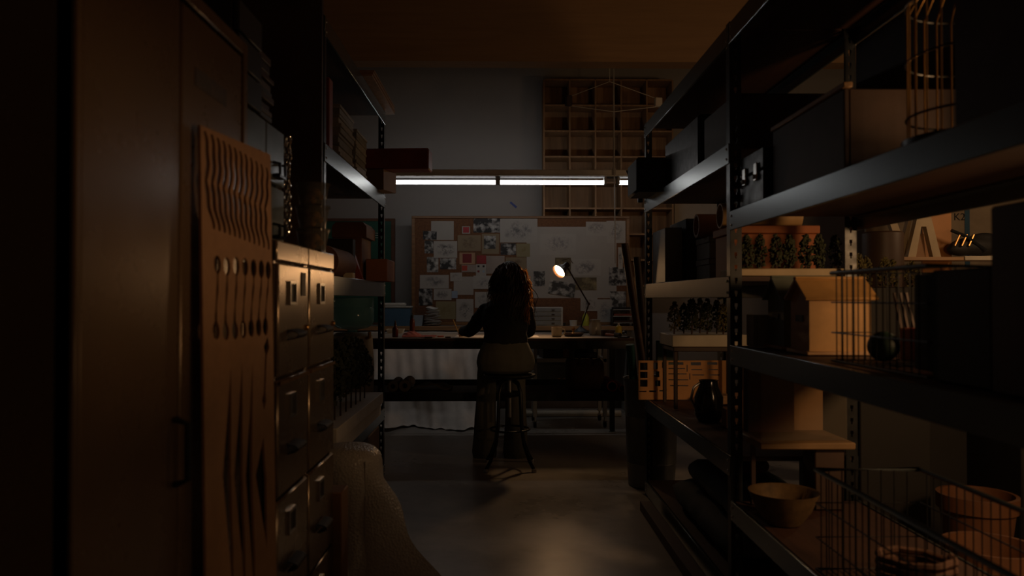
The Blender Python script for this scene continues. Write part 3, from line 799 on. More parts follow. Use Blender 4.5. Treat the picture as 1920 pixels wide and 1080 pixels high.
# mug
def mug(px, y, z, m, lab, r=.043, h=.078, handle=True):
    x = at(px, 630, y).x
    t = thing('mug', lab, 'mug', (x, y, z))
    MB().lathe([(0, z + .001), (r * .8, z + .001), (r * .95, z + .01), (r, z + h), (r - .004, z + h), (r * .88, z + .012), (0, z + .01)], (x, y, 0), 28).build('cup', m, t)
    if handle: MB().tube([(x + r * .9, y, z + h * .8), (x + r + .018, y, z + h * .78), (x + r + .024, y, z + h * .5), (x + r + .012, y, z + h * .25), (x + r * .88, y, z + h * .2)], .005, 8).build('handle', m, t)
    return t
mug(1044, 6.22, BZ, M_cream, 'cream mug on the bench at the woman\'s elbow side under the lamp')
# dark dish with a brass pot in it
x = at(1075, 630, 6.3).x
t = thing('dish', 'dark flat dish on the bench beside the cream mug', 'dish', (x, 6.3, BZ))
MB().lathe([(0, BZ + .001), (.065, BZ + .001), (.082, BZ + .02), (.083, BZ + .03), (.078, BZ + .03), (.062, BZ + .01), (0, BZ + .009)], (x, 6.3, 0), 32).build('dish', M_darkbrown, t)
one('brass_weight', MB().lathe([(0, BZ + .011), (.022, BZ + .011), (.022, BZ + .025), (.008, BZ + .034), (.008, BZ + .052), (.016, BZ + .06), (.01, BZ + .075), (0, BZ + .077)], (x, 6.3, 0), 20), M_brass, 'little brass knobbed weight sitting in the dark dish', 'weight')
# glass jar of white
x = at(1116, 628, 6.55).x
t = thing('glass_jar', 'big glass jar of white powder with a lid on the bench', 'jar', (x, 6.55, BZ))
MB().lathe([(0, BZ + .001), (.045, BZ + .001), (.051, BZ + .012), (.051, BZ + .085), (.04, BZ + .105), (.04, BZ + .115), (0, BZ + .115)], (x, 6.55, 0), 30).build('jar', mat('milky_jar', (.38, .36, .33), .2), t)
MB().lathe([(.043, BZ + .113), (.044, BZ + .13), (.02, BZ + .134), (0, BZ + .134)], (x, 6.55, 0), 28).build('lid', mat('grey_lid', (.25, .24, .23), .35), t)
# tape roll and roller brush
x = at(1140, 630, 6.35).x
one('tape_roll', MB().lathe([(.03, BZ + .001), (.055, BZ + .001), (.055, BZ + .05), (.03, BZ + .05), (.03, BZ + .001)], (x, 6.37, 0), 30, close=False), M_darkbrown, 'thick roll of dark tape lying flat on the bench', 'tape roll')
x2 = at(1155, 634, 6.2).x
t = thing('roller', 'small dark roller with a reddish handle beside the tape roll', 'roller', (x2, 6.2, BZ))
MB().tube([(x2 - .075, 6.24, BZ + .02), (x2 - .01, 6.16, BZ + .016)], .011, 10).build('handle', mat('reddish_wood', (.22, .07, .05), .5), t)
MB().tube([(x2 - .012, 6.162, BZ + .019), (x2 + .022, 6.12, BZ + .019)], .018, 14).build('cylinder', M_blackmat, t)
M_yel = mat('yellow_plastic', (.55, .42, .04), .4)
bottle('glue_bottle', 1160, 628, 6.5, [(0, .001), (.026, .001), (.027, .006), (.027, .068), (.02, .078), (.008, .084), (0, .084)], M_yel, 'small yellow glue bottle on the bench near the leaning tubes', [(.010, .083), (.007, .098), (.004, .104), (0, .104)], M_white)
for k, (px, py) in enumerate(((1164, 629), (1170, 634), (1163, 624))):
    q = atZ(px, py, BZ); 
    one('hand_tool', MB().tube([(q.x - .05, q.y, BZ + .006), (q.x + .03, q.y + .02 * (k - 1), BZ + .006)], [.005, .006], 8).ell((q.x + .035, q.y + .02 * (k - 1), BZ + .009), (.012, .014, .0085), 10, 6), [M_steel, M_blackmat, M_steel][k], ['thin steel tool at the end of the bench, in front of the black one', 'black handled tool lying at the very end of the bench', 'steel tool lying beyond the black one at the bench end'][k], 'tool')
# small drawer chest on the counter
x0, x1 = at(992, 600, 8.2).x, at(1055, 600, 8.2).x
t = thing('drawer_chest', 'small grey chest of shallow drawers standing on the counter below the corkboard', 'drawer chest', ((x0 + x1) / 2, 8.24, CT))
MB().b2(x0, x1, 8.16, 8.31, CT + .001, CT + .20, .004).build('body', M_pale, t)
for k in range(4):
    d = MB().b2(x0 + .008, x1 - .02, 8.15, 8.16, CT + .012 + .046 * k, CT + .052 + .046 * k, .003).build('drawer', M_grey, t)
    MB().b2(x1 - .12, x1 - .09, 8.143, 8.15, CT + .028 + .046 * k, CT + .036 + .046 * k).build('pull', M_black, d)
bottle('tub', 1075, 612, 8.2, [(0, .001), (.036, .001), (.04, .05), (0, .05)], M_white, 'little white tub on the counter between the drawer chest and the lamp', [(.042, .049), (.042, .06), (0, .061)], M_pale, 'tub', CT)
bottle('squeeze_bottle', 1098, 612, 8.22, [(0, .001), (.036, .001), (.038, .01), (.036, .09), (.02, .125), (.01, .135), (0, .135)], mat('lime_liquid', (.38, .40, .05), .25), 'lime yellow squeeze bottle on the counter behind the lamp', [(.012, .133), (.006, .155), (0, .16)], M_white, 'bottle', CT)
bottle('tin', 1056, 612, 8.2, [(0, .001), (.025, .001), (.025, .035), (0, .035)], M_blackmat, 'small black tin beside the little white tub', None, None, 'tin', CT)
# desk tray rack at the counter end
x0, x1 = at(1148, 600, 8.17).x, at(1190, 600, 8.17).x
t = thing('letter_tray', 'stacked letter tray of dark shelves with pale edges at the counter end', 'letter tray', ((x0 + x1) / 2, 8.24, CT))
for k in range(3):
    MB().b2(x0, x1, 8.15, 8.31, CT + .03 + .07 * k, CT + .036 + .07 * k).build('tray', M_pale, t)
for x in (x0 + .004, x1 - .004): MB().b2(x - .004, x + .004, 8.15, 8.31, CT + .001, CT + .178).build('side', M_black, t)
for k in range(3): 
    one('paper_stack', MB().box(((x0 + x1) / 2, 8.235, CT + .036 + .07 * k + .012), (x1 - x0 - .03, .15, .022), 0, .001), [M_darkbrown, M_red, M_blackmat][k], ['dark papers in the bottom letter tray', 'dull red papers in the middle letter tray', 'black papers in the top letter tray'][k], 'papers')

# ------------------------------------------------------------------ desk lamp
LD = 6.36
hd = at(1048, 509, LD); el = at(1104, 570, 6.75); bs = at(1089, 612, 6.94)
t = thing('desk_lamp', 'lit desk lamp with a jointed arm leaning towards the woman', 'desk lamp', (bs.x, 6.94, BZ))
MB().lathe([(0, BZ + .001), (.075, BZ + .001), (.078, BZ + .012), (.06, BZ + .02), (.02, BZ + .05), (.012, BZ + .06), (0, BZ + .06)], (bs.x, 6.94, 0), 28).build('base', M_black, t)
M_lamp = mat('dark_bronze_enamel', (.04, .022, .014), .35, .3)
MB().tube([(bs.x, 6.94, BZ + .05), el], .0065, 8).build('lower_arm', M_lamp, t)
nrm = Vector((-.66, -.52, -.54)).normalized()
neck = hd - nrm * .085
MB().tube([el, neck + Vector((.03, .02, -.03))], .0065, 8).tube([el + Vector((.0, -.012, 0)), el + Vector((0, .012, 0))], .012, 10).build('upper_arm', M_lamp, t)
R = nrm.to_track_quat('Z', 'Y').to_matrix().to_4x4()
MB().lathe([(.016, -.12), (.024, -.115), (.026, -.07), (.042, -.045), (.060, 0), (.064, .004), (.062, .006), (.056, .001), (.039, -.041), (.0, -.06)], hd, 32, R, close=False).build('lamp_shade', M_lamp, t)
MB().tube([neck + Vector((.03, .02, -.03)), neck], .01, 8).build('swivel', M_lamp, t)
MB().lathe([(0, .004), (.03, .001), (.046, -.010), (.043, -.03), (.0, -.05)], hd, 24, R, close=False).build('bulb', emit('lamp_bulb', (1.0, .56, .25), BULB_POWER), t)
hp = hd + Vector((.02, 0, .075))
MB().tube([hd - nrm * .045 + Vector((.0, 0, .075)).lerp(Vector((.07, 0, .02)), 0) * .9, hd - nrm * .06 + Vector((.05, 0, .075)), hd - nrm * .09 + Vector((.06, 0, .02))], .004, 6).build('guard_wire', M_steel, t)

# ------------------------------------------------------------------ corkboard and papers
CD = 8.33
p0, p1 = at(772, 405, CD), at(1180, 405, CD)
zb = CT + .003
t = thing('corkboard', 'wide wood-framed corkboard covered with drawings, standing on the counter', 'corkboard', ((p0.x + p1.x) / 2, CD, zb))
M_cork = mat('cork', (.135, .058, .024), .85, 0, .25, 55, .2, 90)
fw = .035
MB().b2(p0.x + fw, p1.x - fw, CD, CD + .018, zb + fw, p0.z - fw * .7).build('cork_panel', M_cork, t)
mb = MB(); mb.b2(p0.x, p1.x, CD - .012, CD + .02, p0.z - fw * .7, p0.z, .003); mb.b2(p0.x, p1.x, CD - .012, CD + .02, zb, zb + fw, .003)
mb.b2(p0.x, p0.x + fw, CD - .012, CD + .02, zb + fw, p0.z - fw * .7, .003); mb.b2(p1.x - fw, p1.x, CD - .012, CD + .02, zb + fw, p0.z - fw * .7, .003)
mb.build('frame', wood('oak_frame', (.19, .095, .04), .5, 0), t)
CL = lambda u, v: (760 + u / 5.4, 390 + v / 5.4)
CR = lambda u, v: (980 + u / 5.4, 390 + v / 5.4)
white, offw, tan, yel = (.35, .33, .308), (.31, .29, .26), (.21, .16, .10), (.235, .20, .11)
ink, dk = (.10, .10, .11), (.022, .022, .024)
D = {'w': lambda: mat('pinned_paper', (.33, .31, .288), .8, 0, .05, 4), 's': lambda: drawn('sketch_white', white, ink), 's2': lambda: drawn('sketch_fine', white, (.16, .16, .17), 'sketch', 1.7), 's3': lambda: drawn('sketch_dark', white, (.04, .04, .05), 'sketch', .7),
     'p': lambda: drawn('photo_dark', (.42, .41, .40), dk, 'photo'), 'p2': lambda: drawn('photo_grey', (.5, .49, .47), (.04, .04, .04), 'photo', .8), 'st': lambda: drawn('sketch_tan', tan, (.12, .08, .05)), 'y': lambda: drawn('sketch_yellow', yel, (.2, .15, .07)),
     'o': lambda: drawn('print_olive', (.30, .24, .13), (.09, .07, .04), 'photo', .6), 'r': lambda: mat('red_swatch', (.26, .022, .025), .6), 'r2': lambda: mat('dark_red_swatch', (.17, .014, .018), .6), 'b': lambda: mat('blue_note', (.26, .33, .43), .7), 'pk': lambda: mat('pinkish_paper', (.27, .225, .20), .8), 'c': lambda: mat('tan_card', (.33, .20, .12), .7)}
PAPERS = [
 ('L', 262, 132, 490, 325, 'w', 1, 'plain white sheet pinned at the upper corner of the corkboard, above the aircraft-like sketch', 0),
 ('L', 180, 235, 318, 320, 'p', 2, 'small dark photo overlapping the plain white sheet', .02),
 ('L', 195, 330, 285, 460, 'p2', 1, 'narrow grey photo beside the aircraft-like sketch', 0),
 ('L', 288, 335, 525, 505, 's3', 2, 'white sheet with a dark winged sketch', 0),
 ('L', 575, 185, 655, 260, 'w', 1, 'white-bordered square card with a bright red centre', 0),
 ('L', 690, 105, 983, 250, 'p', 1, 'wide dark photo along the top frame of the corkboard', 0),
 ('L', 530, 275, 765, 435, 'st', 2, 'tan landscape sheet with faint brown pencil lines', 0),
 ('L', 775, 260, 950, 465, 'st', 1, 'tan portrait sheet with a framed dark print', .01),
 ('L', 960, 108, 1337, 350, 's', 2, 'large white sketch in the middle of the top row', 0),
 ('L', 965, 358, 1120, 475, 'p', 1, 'dark photo with pale spots under the large top sketch', 0),
 ('L', 1125, 360, 1262, 495, 'y', 2, 'yellowish square sheet beside the dark spotted photo', 0),
 ('L', 548, 452, 706, 570, 'c', 1, 'brown card carrying a deep red square', 0),
 ('L', 722, 480, 818, 563, 'r', 1, 'plain deep red swatch just above the card of four squares', 0),
 ('L', 715, 568, 818, 685, 'w', 2, 'white card with four little coloured squares', 0),
 ('L', 570, 575, 713, 650, 'pk', 2, 'pinkish card with one orange-red square', 0),
 ('L', 820, 485, 1005, 665, 'pk', 1, 'blank pinkish sheet beside the woman\'s head', 0),
 ('L', 1017, 500, 1225, 620, 'st', 1, 'tan drawing half hidden behind the top of the woman\'s head', 0),
 ('L', 218, 495, 335, 650, 'p2', 1, 'black and white photo strip below the winged sketch', 0),
 ('L', 350, 510, 515, 620, 'p', 1, 'dark landscape photo right next to the photo strip', 0),
 ('L', 148, 678, 440, 815, 's', 1, 'wide white panorama sketch low on the corkboard', 0),
 ('L', 455, 655, 575, 740, 's3', 3, 'small white card with a dark little sketch at the edge of the blank sheet', -.02),
 ('L', 490, 695, 690, 880, 'w', 1, 'large blank white sheet in the lower middle of the corkboard', 0),
 ('L', 690, 685, 890, 820, 's2', 3, 'white landscape sketch beside the woman\'s hair', 0),
 ('L', 288, 820, 468, 932, 's3', 3, 'white sheet with a dark boat-like sketch below the panorama', 0),
 ('L', 138, 818, 275, 985, 'p', 2, 'dark photo with pale shapes at the low corner of the corkboard', 0),
 ('L', 470, 840, 530, 912, 'b', 4, 'small pale blue note', 0),
 ('L', 310, 945, 510, 1125, 'y', 1, 'yellowish sheet at the bottom edge of the corkboard', 0),
 ('L', 515, 922, 690, 1150, 's3', 2, 'white portrait sheet with a dark curved sketch at the bottom edge', 0),
 ('L', 705, 850, 860, 1010, 's2', 1, 'white sheet mostly hidden behind the woman\'s shoulder', 0),
 ('R', 40, 190, 950, 912, 'w', 1, 'very large blank white sheet behind the desk lamp', 0),
 ('R', 178, 262, 540, 470, 's2', 2, 'faint pencil drawing pinned on the upper part of the very large sheet', 0),
 ('R', 640, 140, 865, 280, 's', 3, 'white sheet with a grey horizontal sketch in the top row', .01),
 ('R', 848, 130, 1040, 355, 's3', 4, 'white portrait sketch in the top corner by the leaning tubes', 0),
 ('R', 328, 503, 488, 690, 'o', 2, 'olive print behind the lamp head', 0),
 ('R', 490, 515, 790, 688, 's', 3, 'pencil drawing just beside the lamp head', 0),
 ('R', 525, 703, 748, 828, 'o', 4, 'olive brown landscape print behind the lamp arm', 0),
 ('R', 264, 745, 530, 885, 'p2', 5, 'tilted black and white print below the lamp', .16),
 ('R', 110, 640, 225, 792, 'p2', 2, 'small black and white print between the woman\'s hair and the lamp', 0),
 ('R', 872, 600, 1050, 785, 'p', 2, 'dark grey photo beside the leaning tubes', 0),
 ('R', 965, 398, 1012, 618, 's3', 3, 'narrow white strip with black marks', 0),
 ('R', 884, 845, 1045, 1080, 'p2', 3, 'black and white portrait photo low on the board by the tubes', 0),
 ('R', 585, 908, 757, 1042, 's3', 3, 'white sheet with dark strokes behind the lamp joint', 0),
 ('R', 755, 925, 900, 1165, 's2', 4, 'pale sketch standing beside the portrait photo', 0),
]
for (q, a, b, c, d, m, lay, lab, rot) in PAPERS:
    f = CL if q == 'L' else CR
    A, B = at(*f(a, b), CD), at(*f(c, d), CD)
    w, h = B.x - A.x, A.z - B.z; c0 = Vector(((A.x + B.x) / 2, CD - .0018 * lay, (A.z + B.z) / 2))
    zb2 = c0.z - h / 2
    if zb2 < zb + .004 and lay: h -= (zb + .004 - zb2); c0.z += (zb + .004 - zb2) / 2
    mb = MB(); T = Matrix.Translation(c0) @ Matrix.Rotation(rot, 4, 'Y')
    curl = .006
    def sh(u, v, w=w, h=h, k=RND.uniform(0, 6)):
        return ((u - .5) * w, -.0003 - .004 * max(0, .25 - v) * abs(sin(k + u * 2)), (v - .5) * h)
    mb.grid(sh, 8, 8); mb.v = [tuple(T @ Vector(v)) for v in mb.v]
    o = mb.build('pinned_sheet', D[m](), None, solid=.0006)
    tag(o, lab, 'paper', 'papers pinned to the corkboard')
    def sub(x0_, x1_, z0_, z1_, mm, nm='printed_square'):
        s_ = MB().add([T @ Vector(v) for v in ((x0_ * w, -.0016, z0_ * h), (x1_ * w, -.0016, z0_ * h), (x1_ * w, -.0016, z1_ * h), (x0_ * w, -.0016, z1_ * h))], [(0, 1, 2, 3)])
        ob = s_.build(nm, mm, o, solid=.0004); return ob
    if 'bright red centre' in lab: sub(-.38, .38, -.38, .38, mat('bright_red', (.33, .02, .03), .6))
    if 'deep red square' in lab: sub(-.3, .28, -.38, .4, D['r2']())
    if 'four little' in lab:
        for k, (x_, z_) in enumerate(((-.35, .22), (.15, .22), (-.35, -.22), (.15, -.22))):
            sub(x_, x_ + .2, z_, z_ + .17, [M_blackmat, M_blackmat, D['r2'](), D['b']()][k])
    if 'orange-red square' in lab: sub(-.48, -.1, -.3, .4, mat('orange_red', (.36, .045, .025), .6))
    if 'framed dark print' in lab: sub(-.38, .3, -.25, .40, D['p2'](), 'print')
# ------------------------------------------------------------------ stool
sx, sy = .065, 5.60
SEAT = .672
t = thing('stool', 'black metal workshop stool with splayed legs and a foot ring', 'stool', (sx, sy, 0))
MB().lathe([(0, SEAT - .03), (.12, SEAT - .03), (.175, SEAT - .022), (.188, SEAT - .008), (.185, SEAT), (.17, SEAT + .001), (0, SEAT - .004)], (sx, sy, 0), 40).build('seat', M_black, t)
MB().tube([(sx, sy, SEAT - .03), (sx, sy, .36)], .014, 12).tube([(sx, sy, .50), (sx, sy, .545)], .03, 16).build('screw_post', M_steel, t)
MB().lathe([(.02, .5), (.075, .515), (.085, .53), (.075, .545), (.02, .55)], (sx, sy, 0), 28).build('collar', M_black, t)
for k in range(4):
    a = radians(-45 + 90 * k); ca_, sa_ = cos(a), sin(a)
    prof = [(.04, .625), (.085, .60), (.108, .54), (.115, .42), (.12, .30), (.142, .18), (.195, .07), (.235, .02)]
    lg = MB().tube([(sx + r * ca_, sy + r * sa_, z) for r, z in prof], [.013] * 8, 10).build('leg', M_black, t)
    MB().lathe([(.017, 0), (.018, .01), (.013, .024), (0, .026)], (sx + .237 * ca_, sy + .237 * sa_, 0), 12).build('foot_cap', M_steel, lg)
MB().tube([(sx + .142 * cos(g), sy + .142 * sin(g), .275) for g in [2 * pi * i / 36 for i in range(36)]], .0075, 8, closed=True).build('foot_ring', M_black, t)

# ------------------------------------------------------------------ the woman at the bench
def ring(c, rx, ry, tilt=0, n=24, yaw=0, p=1.0):
    c = Vector(c); out = []
    M = Matrix.Rotation(yaw, 3, 'Z') @ Matrix.Rotation(tilt, 3, 'X')
    for i in range(n):
        g = 2 * pi * i / n; x, y = cos(g), sin(g)
        x = math.copysign(abs(x) ** p, x); y = math.copysign(abs(y) ** p, y)
        out.append(c + M @ Vector((rx * x, ry * y, 0)))
    return out
def limb(mb, pts, rad, seg=14):
    P = [Vector(p) for p in pts]
    Q, R = [], []
    for i in range(len(P) - 1):
        for k in range(4):
            u = k / 4; Q.append(P[i].lerp(P[i + 1], u)); R.append(rad[i] + (rad[i + 1] - rad[i]) * u)
    Q.append(P[-1]); R.append(rad[-1])
    for _ in range(1):
        Q = [Q[0]] + [(Q[i - 1] + Q[i] * 2 + Q[i + 1]) / 4 for i in range(1, len(Q) - 1)] + [Q[-1]]
    mb.tube(Q, R, seg)
    mb.ell(Q[0], (R[0],) * 3, 12, 8); mb.ell(Q[-1], (R[-1],) * 3, 12, 8)
    return mb
HX = .035
pel = Vector((HX, 5.61, .80))
Ls, Le, Lw = Vector((-.122, 5.74, 1.125)), Vector((-.232, 5.90, .968)), Vector((-.295, 6.12, .961))
Rs, Re, Rw = Vector((.195, 5.74, 1.125)), Vector((.222, 5.85, .962)), Vector((.13, 6.12, .961))
hip = [Vector((HX - .10, 5.66, .79)), Vector((HX + .10, 5.66, .79))]
knee = [Vector((-.105, 5.955, .695)), Vector((.115, 5.955, .695))]
ank = [Vector((-.125, 5.97, .09)), Vector((.115, 5.96, .09))]
HC = Vector((.066, 5.88, 1.375))
# body: one continuous surface
body = MB()
body.loft([ring((HX, 5.62, .69), .16, .12), ring((HX, 5.62, .76), .185, .14), ring((HX, 5.61, .86), .16, .115, -.1), ring((HX, 5.62, .95), .135, .095, -.2), ring((HX, 5.66, 1.04), .15, .10, -.3),
           ring((HX, 5.71, 1.12), .165, .10, -.4), ring((HX, 5.745, 1.17), .14, .075, -.45), ring((HX + .003, 5.775, 1.21), .06, .06, -.45), ring((HX + .006, 5.81, 1.26), .05, .052, -.35), ring((HX + .012, 5.85, 1.33), .05, .055, -.2)])
body.ell(HC, (.074, .094, .112), 24, 18, Matrix.Rotation(-.42, 4, 'X'))
hm = Matrix.Translation(HC) @ Matrix.Rotation(-.42, 4, 'X')
def hp_(x, y, z): return hm @ Vector((x, y, z))
body.ell(hp_(0, .035, -.065), (.05, .05, .05), 16, 12); body.ell(hp_(0, .06, -.09), (.026, .024, .022), 12, 8)
body.tube([hp_(0, .088, .012), hp_(0, .107, -.022), hp_(0, .10, -.034)], [.008, .013, .012], 10)
body.ell(hp_(0, .088, -.062), (.024, .011, .006), 12, 8); body.ell(hp_(0, .085, -.072), (.020, .011, .007), 12, 8)
for s_ in (-1, 1):
    body.ell(hp_(s_ * .074, -.005, -.012), (.009, .018, .03), 10, 8); body.ell(hp_(s_ * .03, .083, .004), (.014, .010, .008), 10, 8); body.ell(hp_(s_ * .04, .07, -.03), (.024, .018, .02), 10, 8)
limb(body, [Ls, Le, Lw], [.05, .04, .026]); limb(body, [Rs, Re, Rw], [.05, .04, .026])
for h, k, a in zip(hip, knee, ank): limb(body, [h, k, a], [.085, .058, .038])
def hand(mb, wrist, d, side, nrm, curl):
    d = Vector(d).normalized(); nrm = Vector(nrm).normalized(); w = d.cross(nrm).normalized() * side
    palm = wrist + d * .05
    M = Matrix((w, d, nrm)).transposed().to_4x4()
    mb.ell(wrist + d * .012, (.023, .024, .017), 12, 8, M); mb.ell(palm, (.036, .046, .015), 16, 10, M)
    for i, (off, L) in enumerate(((-.027, .060), (-.009, .068), (.009, .063), (.026, .050))):
        p = palm + d * .036 + w * off; pts = [p]; dd = d.copy()
        for sgm in (.45, .32, .23):
            dd = (dd - nrm * curl * .55).normalized(); p = p + dd * L * sgm; pts.append(p)
        mb.tube([pts[0] - d * .012] + pts, [.009, .009, .0082, .0075, .0062], 8); mb.ell(pts[-1], (.0065,) * 3, 8, 6)
    p = wrist + d * .025 - w * .024
    q = [p, p - w * .022 + d * .022 - nrm * .008, p - w * .022 + d * .047 - nrm * .018, p - w * .012 + d * .066 - nrm * .024]
    mb.tube(q, [.012, .0105, .009, .007], 8); mb.ell(q[-1], (.007,) * 3, 8, 6)
hand(body, Lw + Vector((-.008, .03, -.002)), (-.10, .9, -.12), -1, (-.35, -.1, .9), .9)
hand(body, Rw + Vector((-.02, .03, -.004)), (-.5, .8, -.1), 1, (.1, -.1, 1), .45)
person = thing('person', 'woman with long dark wavy hair and black top, seated on the stool, drawing', 'person', (HX, 5.61, 0))
bm_skin = remeshed(body, .0055, 1)
bm_skin.build('body', mat('skin', (.42, .23, .15), .5, 0, .06, 20), person)
# eyes
for s_ in (-1, 1): MB().ell(hp_(s_ * .03, .090, .004), (.010, .006, .0075), 12, 8).build('eye', mat('eye_white', (.5, .48, .46), .2), person)
# top
top = MB()
top.loft([ring((HX, 5.60, .875), .155, .125, -.05), ring((HX, 5.60, .90), .162, .128, -.1), ring((HX, 5.61, .965), .158, .118, -.2), ring((HX, 5.65, 1.05), .172, .122, -.3),
          ring((HX, 5.70, 1.12), .176, .118, -.4), ring((HX, 5.735, 1.165), .155, .098, -.45), ring((HX, 5.76, 1.20), .105, .078, -.45), ring((HX + .004, 5.785, 1.235), .064, .066, -.4)])
def sleeve(a, b_, c, r):
    limb(top, [a, b_, c], r)
sleeve(Ls + Vector((.01, 0, 0)), Le, Lw + Vector((.004, -.035, 0)), [.060, .051, .042]); sleeve(Rs + Vector((-.01, 0, 0)), Re, Rw + Vector((.01, -.04, 0)), [.060, .050, .042])
tm = remeshed(top, .009, 3)
def fold(v):
    n = mnoise.noise(Vector(v) * 17) * .006 + mnoise.noise(Vector(v) * 41) * .0025
    return n
tm.v = [(x + fold((x, y, z)) * min(1, max(.1, (z - .885) / .06)), y + fold((y, z, x)) * min(1, max(.1, (z - .885) / .06)), z) for x, y, z in tm.v]
tm.build('top', cloth('black_jersey', (.005, .005, .005), 0), person, angle=80)
# trousers
tr = MB()
tr.loft([ring((HX, 5.625, .678), .165, .13, 0, 28), ring((HX, 5.615, .70), .200, .155, 0, 28), ring((HX, 5.61, .755), .214, .165, 0, 28), ring((HX, 5.605, .81), .203, .155, -.05, 28), ring((HX, 5.605, .87), .176, .134, -.1, 28), ring((HX, 5.605, .905), .160, .125, -.1, 28)])
for h, k, a in zip(hip, knee, ank):
    limb(tr, [h, k, k.lerp(a, .55), a + Vector((0, .005, -.055))], [.098, .074, .080, .098])
tm = remeshed(tr, .010, 3)
tm.v = [(x + .5 * fold((x * .6, y, z * .5)), y + .6 * fold((y, z * .5, x)), z) for x, y, z in tm.v]
tm.build('trousers', cloth('olive_grey_trousers', (.115, .112, .09), 0), person, angle=80)
for k, a in enumerate(ank):
    mb = MB()
    mb.loft([ring((a.x, a.y - .055 + .0, .05), .03, .02), ring((a.x, a.y, .05), .038, .055), ring((a.x, a.y + .02, .052), .038, .07)], True) if False else None
    mb.ell((a.x, a.y + .06, .032), (.044, .13, .031), 18, 10); mb.ell((a.x, a.y - .02, .055), (.036, .052, .045), 14, 8)
    remeshed(mb, .007, 2).build('shoe', M_blackmat, person)
# hair: scalp volume plus wavy locks
hr = MB()
hr.ell(hp_(0, -.014, .014), (.096, .108, .108), 28, 18, Matrix.Rotation(-.42, 4, 'X'))
hr.ell((HC.x + .006, HC.y - .085, HC.z - .10), (.106, .052, .12), 24, 16)
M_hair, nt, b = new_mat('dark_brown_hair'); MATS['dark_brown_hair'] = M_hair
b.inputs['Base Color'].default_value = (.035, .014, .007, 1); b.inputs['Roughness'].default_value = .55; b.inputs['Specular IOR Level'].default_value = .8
M_rim, nt, b = new_mat('loose_brown_hair'); MATS['loose_brown_hair'] = M_rim  # lightened hair copy, the desk lamp's rim glow put into its colour
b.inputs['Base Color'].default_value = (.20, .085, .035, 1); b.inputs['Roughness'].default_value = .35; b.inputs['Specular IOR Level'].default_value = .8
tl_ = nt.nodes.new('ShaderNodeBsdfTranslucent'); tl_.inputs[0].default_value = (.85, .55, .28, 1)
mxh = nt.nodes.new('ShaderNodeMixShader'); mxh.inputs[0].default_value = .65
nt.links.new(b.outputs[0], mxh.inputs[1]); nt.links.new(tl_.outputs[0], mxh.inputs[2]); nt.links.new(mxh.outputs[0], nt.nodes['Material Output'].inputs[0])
rr = random.Random(3); hl = MB()
for i in range(900):
    a = rr.uniform(-.15, pi + .15); el_ = rr.uniform(.05, 1.25)      # back half of the head (facing -Y)
    d0 = Vector((cos(a) * sin(el_), -sin(a) * sin(el_) * 1.0, cos(el_)))
    st = hp_(d0.x * .096, d0.y * .106 - .012, d0.z * .108 + .014)
    # fall: over the head, then down past the shoulders
    ox = (st.x - HC.x); side = math.copysign(1, ox)
    L = rr.uniform(.16, .30) if ox < .0 else rr.uniform(.24, .44)
    n = 16; pts = [st]; ph = rr.uniform(0, 6.28); amp = rr.uniform(.006, .016); fr = rr.uniform(9, 15)
    spread = ox * 1.5 + rr.gauss(0, .018) + (.022 if ox > 0 else -.004)
    outy = rr.uniform(-.165, -.085) + abs(ox) * .5
    for k in range(1, n + 1):
        u = k / n
        base = Vector((HC.x + ox + (spread - ox) * min(1, u * 1.6) , HC.y + (st.y - HC.y) * (1 - u) + outy * min(1, u * 2.2) * 1.0 - .02 * u, st.z - L * u ** 1.12))
        if u < .3: base += Vector((d0.x, d0.y, 0)) * .016 * sin(u / .3 * pi)
        if base.z < 1.26 and abs(base.x - HX) < .17: base.y = min(base.y, 5.705 - 1.05 * (1.26 - base.z) * (1 - abs(base.x - HX) * 2.5) - .014 * (i % 7) / 7)
        w = amp * min(1, u * 3)
        pts.append(base + Vector((w * sin(fr * u + ph), w * .6 * cos(fr * u + ph), 0)))
    r0 = rr.uniform(.0022, .0042)
    (hl if spread > .105 and rr.random() < .6 else hr).tube(pts, [r0 * (1 - .75 * (k / n) ** 3) for k in range(n + 1)], 4, caps=False)  # some lamp-side locks get the lightened colour too
for i in range(560):                                                  # loose flyaway wisps on the lamp side, in the lightened rim colour
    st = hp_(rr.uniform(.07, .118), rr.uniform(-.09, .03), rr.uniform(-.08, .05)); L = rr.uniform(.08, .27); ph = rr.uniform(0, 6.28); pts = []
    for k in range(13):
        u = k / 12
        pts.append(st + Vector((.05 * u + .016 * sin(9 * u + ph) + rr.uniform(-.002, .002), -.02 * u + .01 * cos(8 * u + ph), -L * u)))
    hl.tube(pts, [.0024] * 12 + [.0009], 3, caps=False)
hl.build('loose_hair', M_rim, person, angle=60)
hr.build('hair', M_hair, person, angle=60)
# pencil in her left hand
pt = at(874, 626, 6.14); pe = at(861, 602, 6.10)
hcen = Lw + Vector((-.03, .10, .0))
pdir = Vector((-.35, -.25, .9)).normalized()
tip = Vector((hcen.x - .005, hcen.y + .03, BZ + .004))
mb = MB(); mb.tube([tip, tip + pdir * .012, tip + pdir * .15], [.0008, .0036, .0036], 8)
one('pencil', mb, mat('yellow_pencil', (.55, .33, .08), .45), 'yellow pencil held in the woman\'s drawing hand', 'pencil')
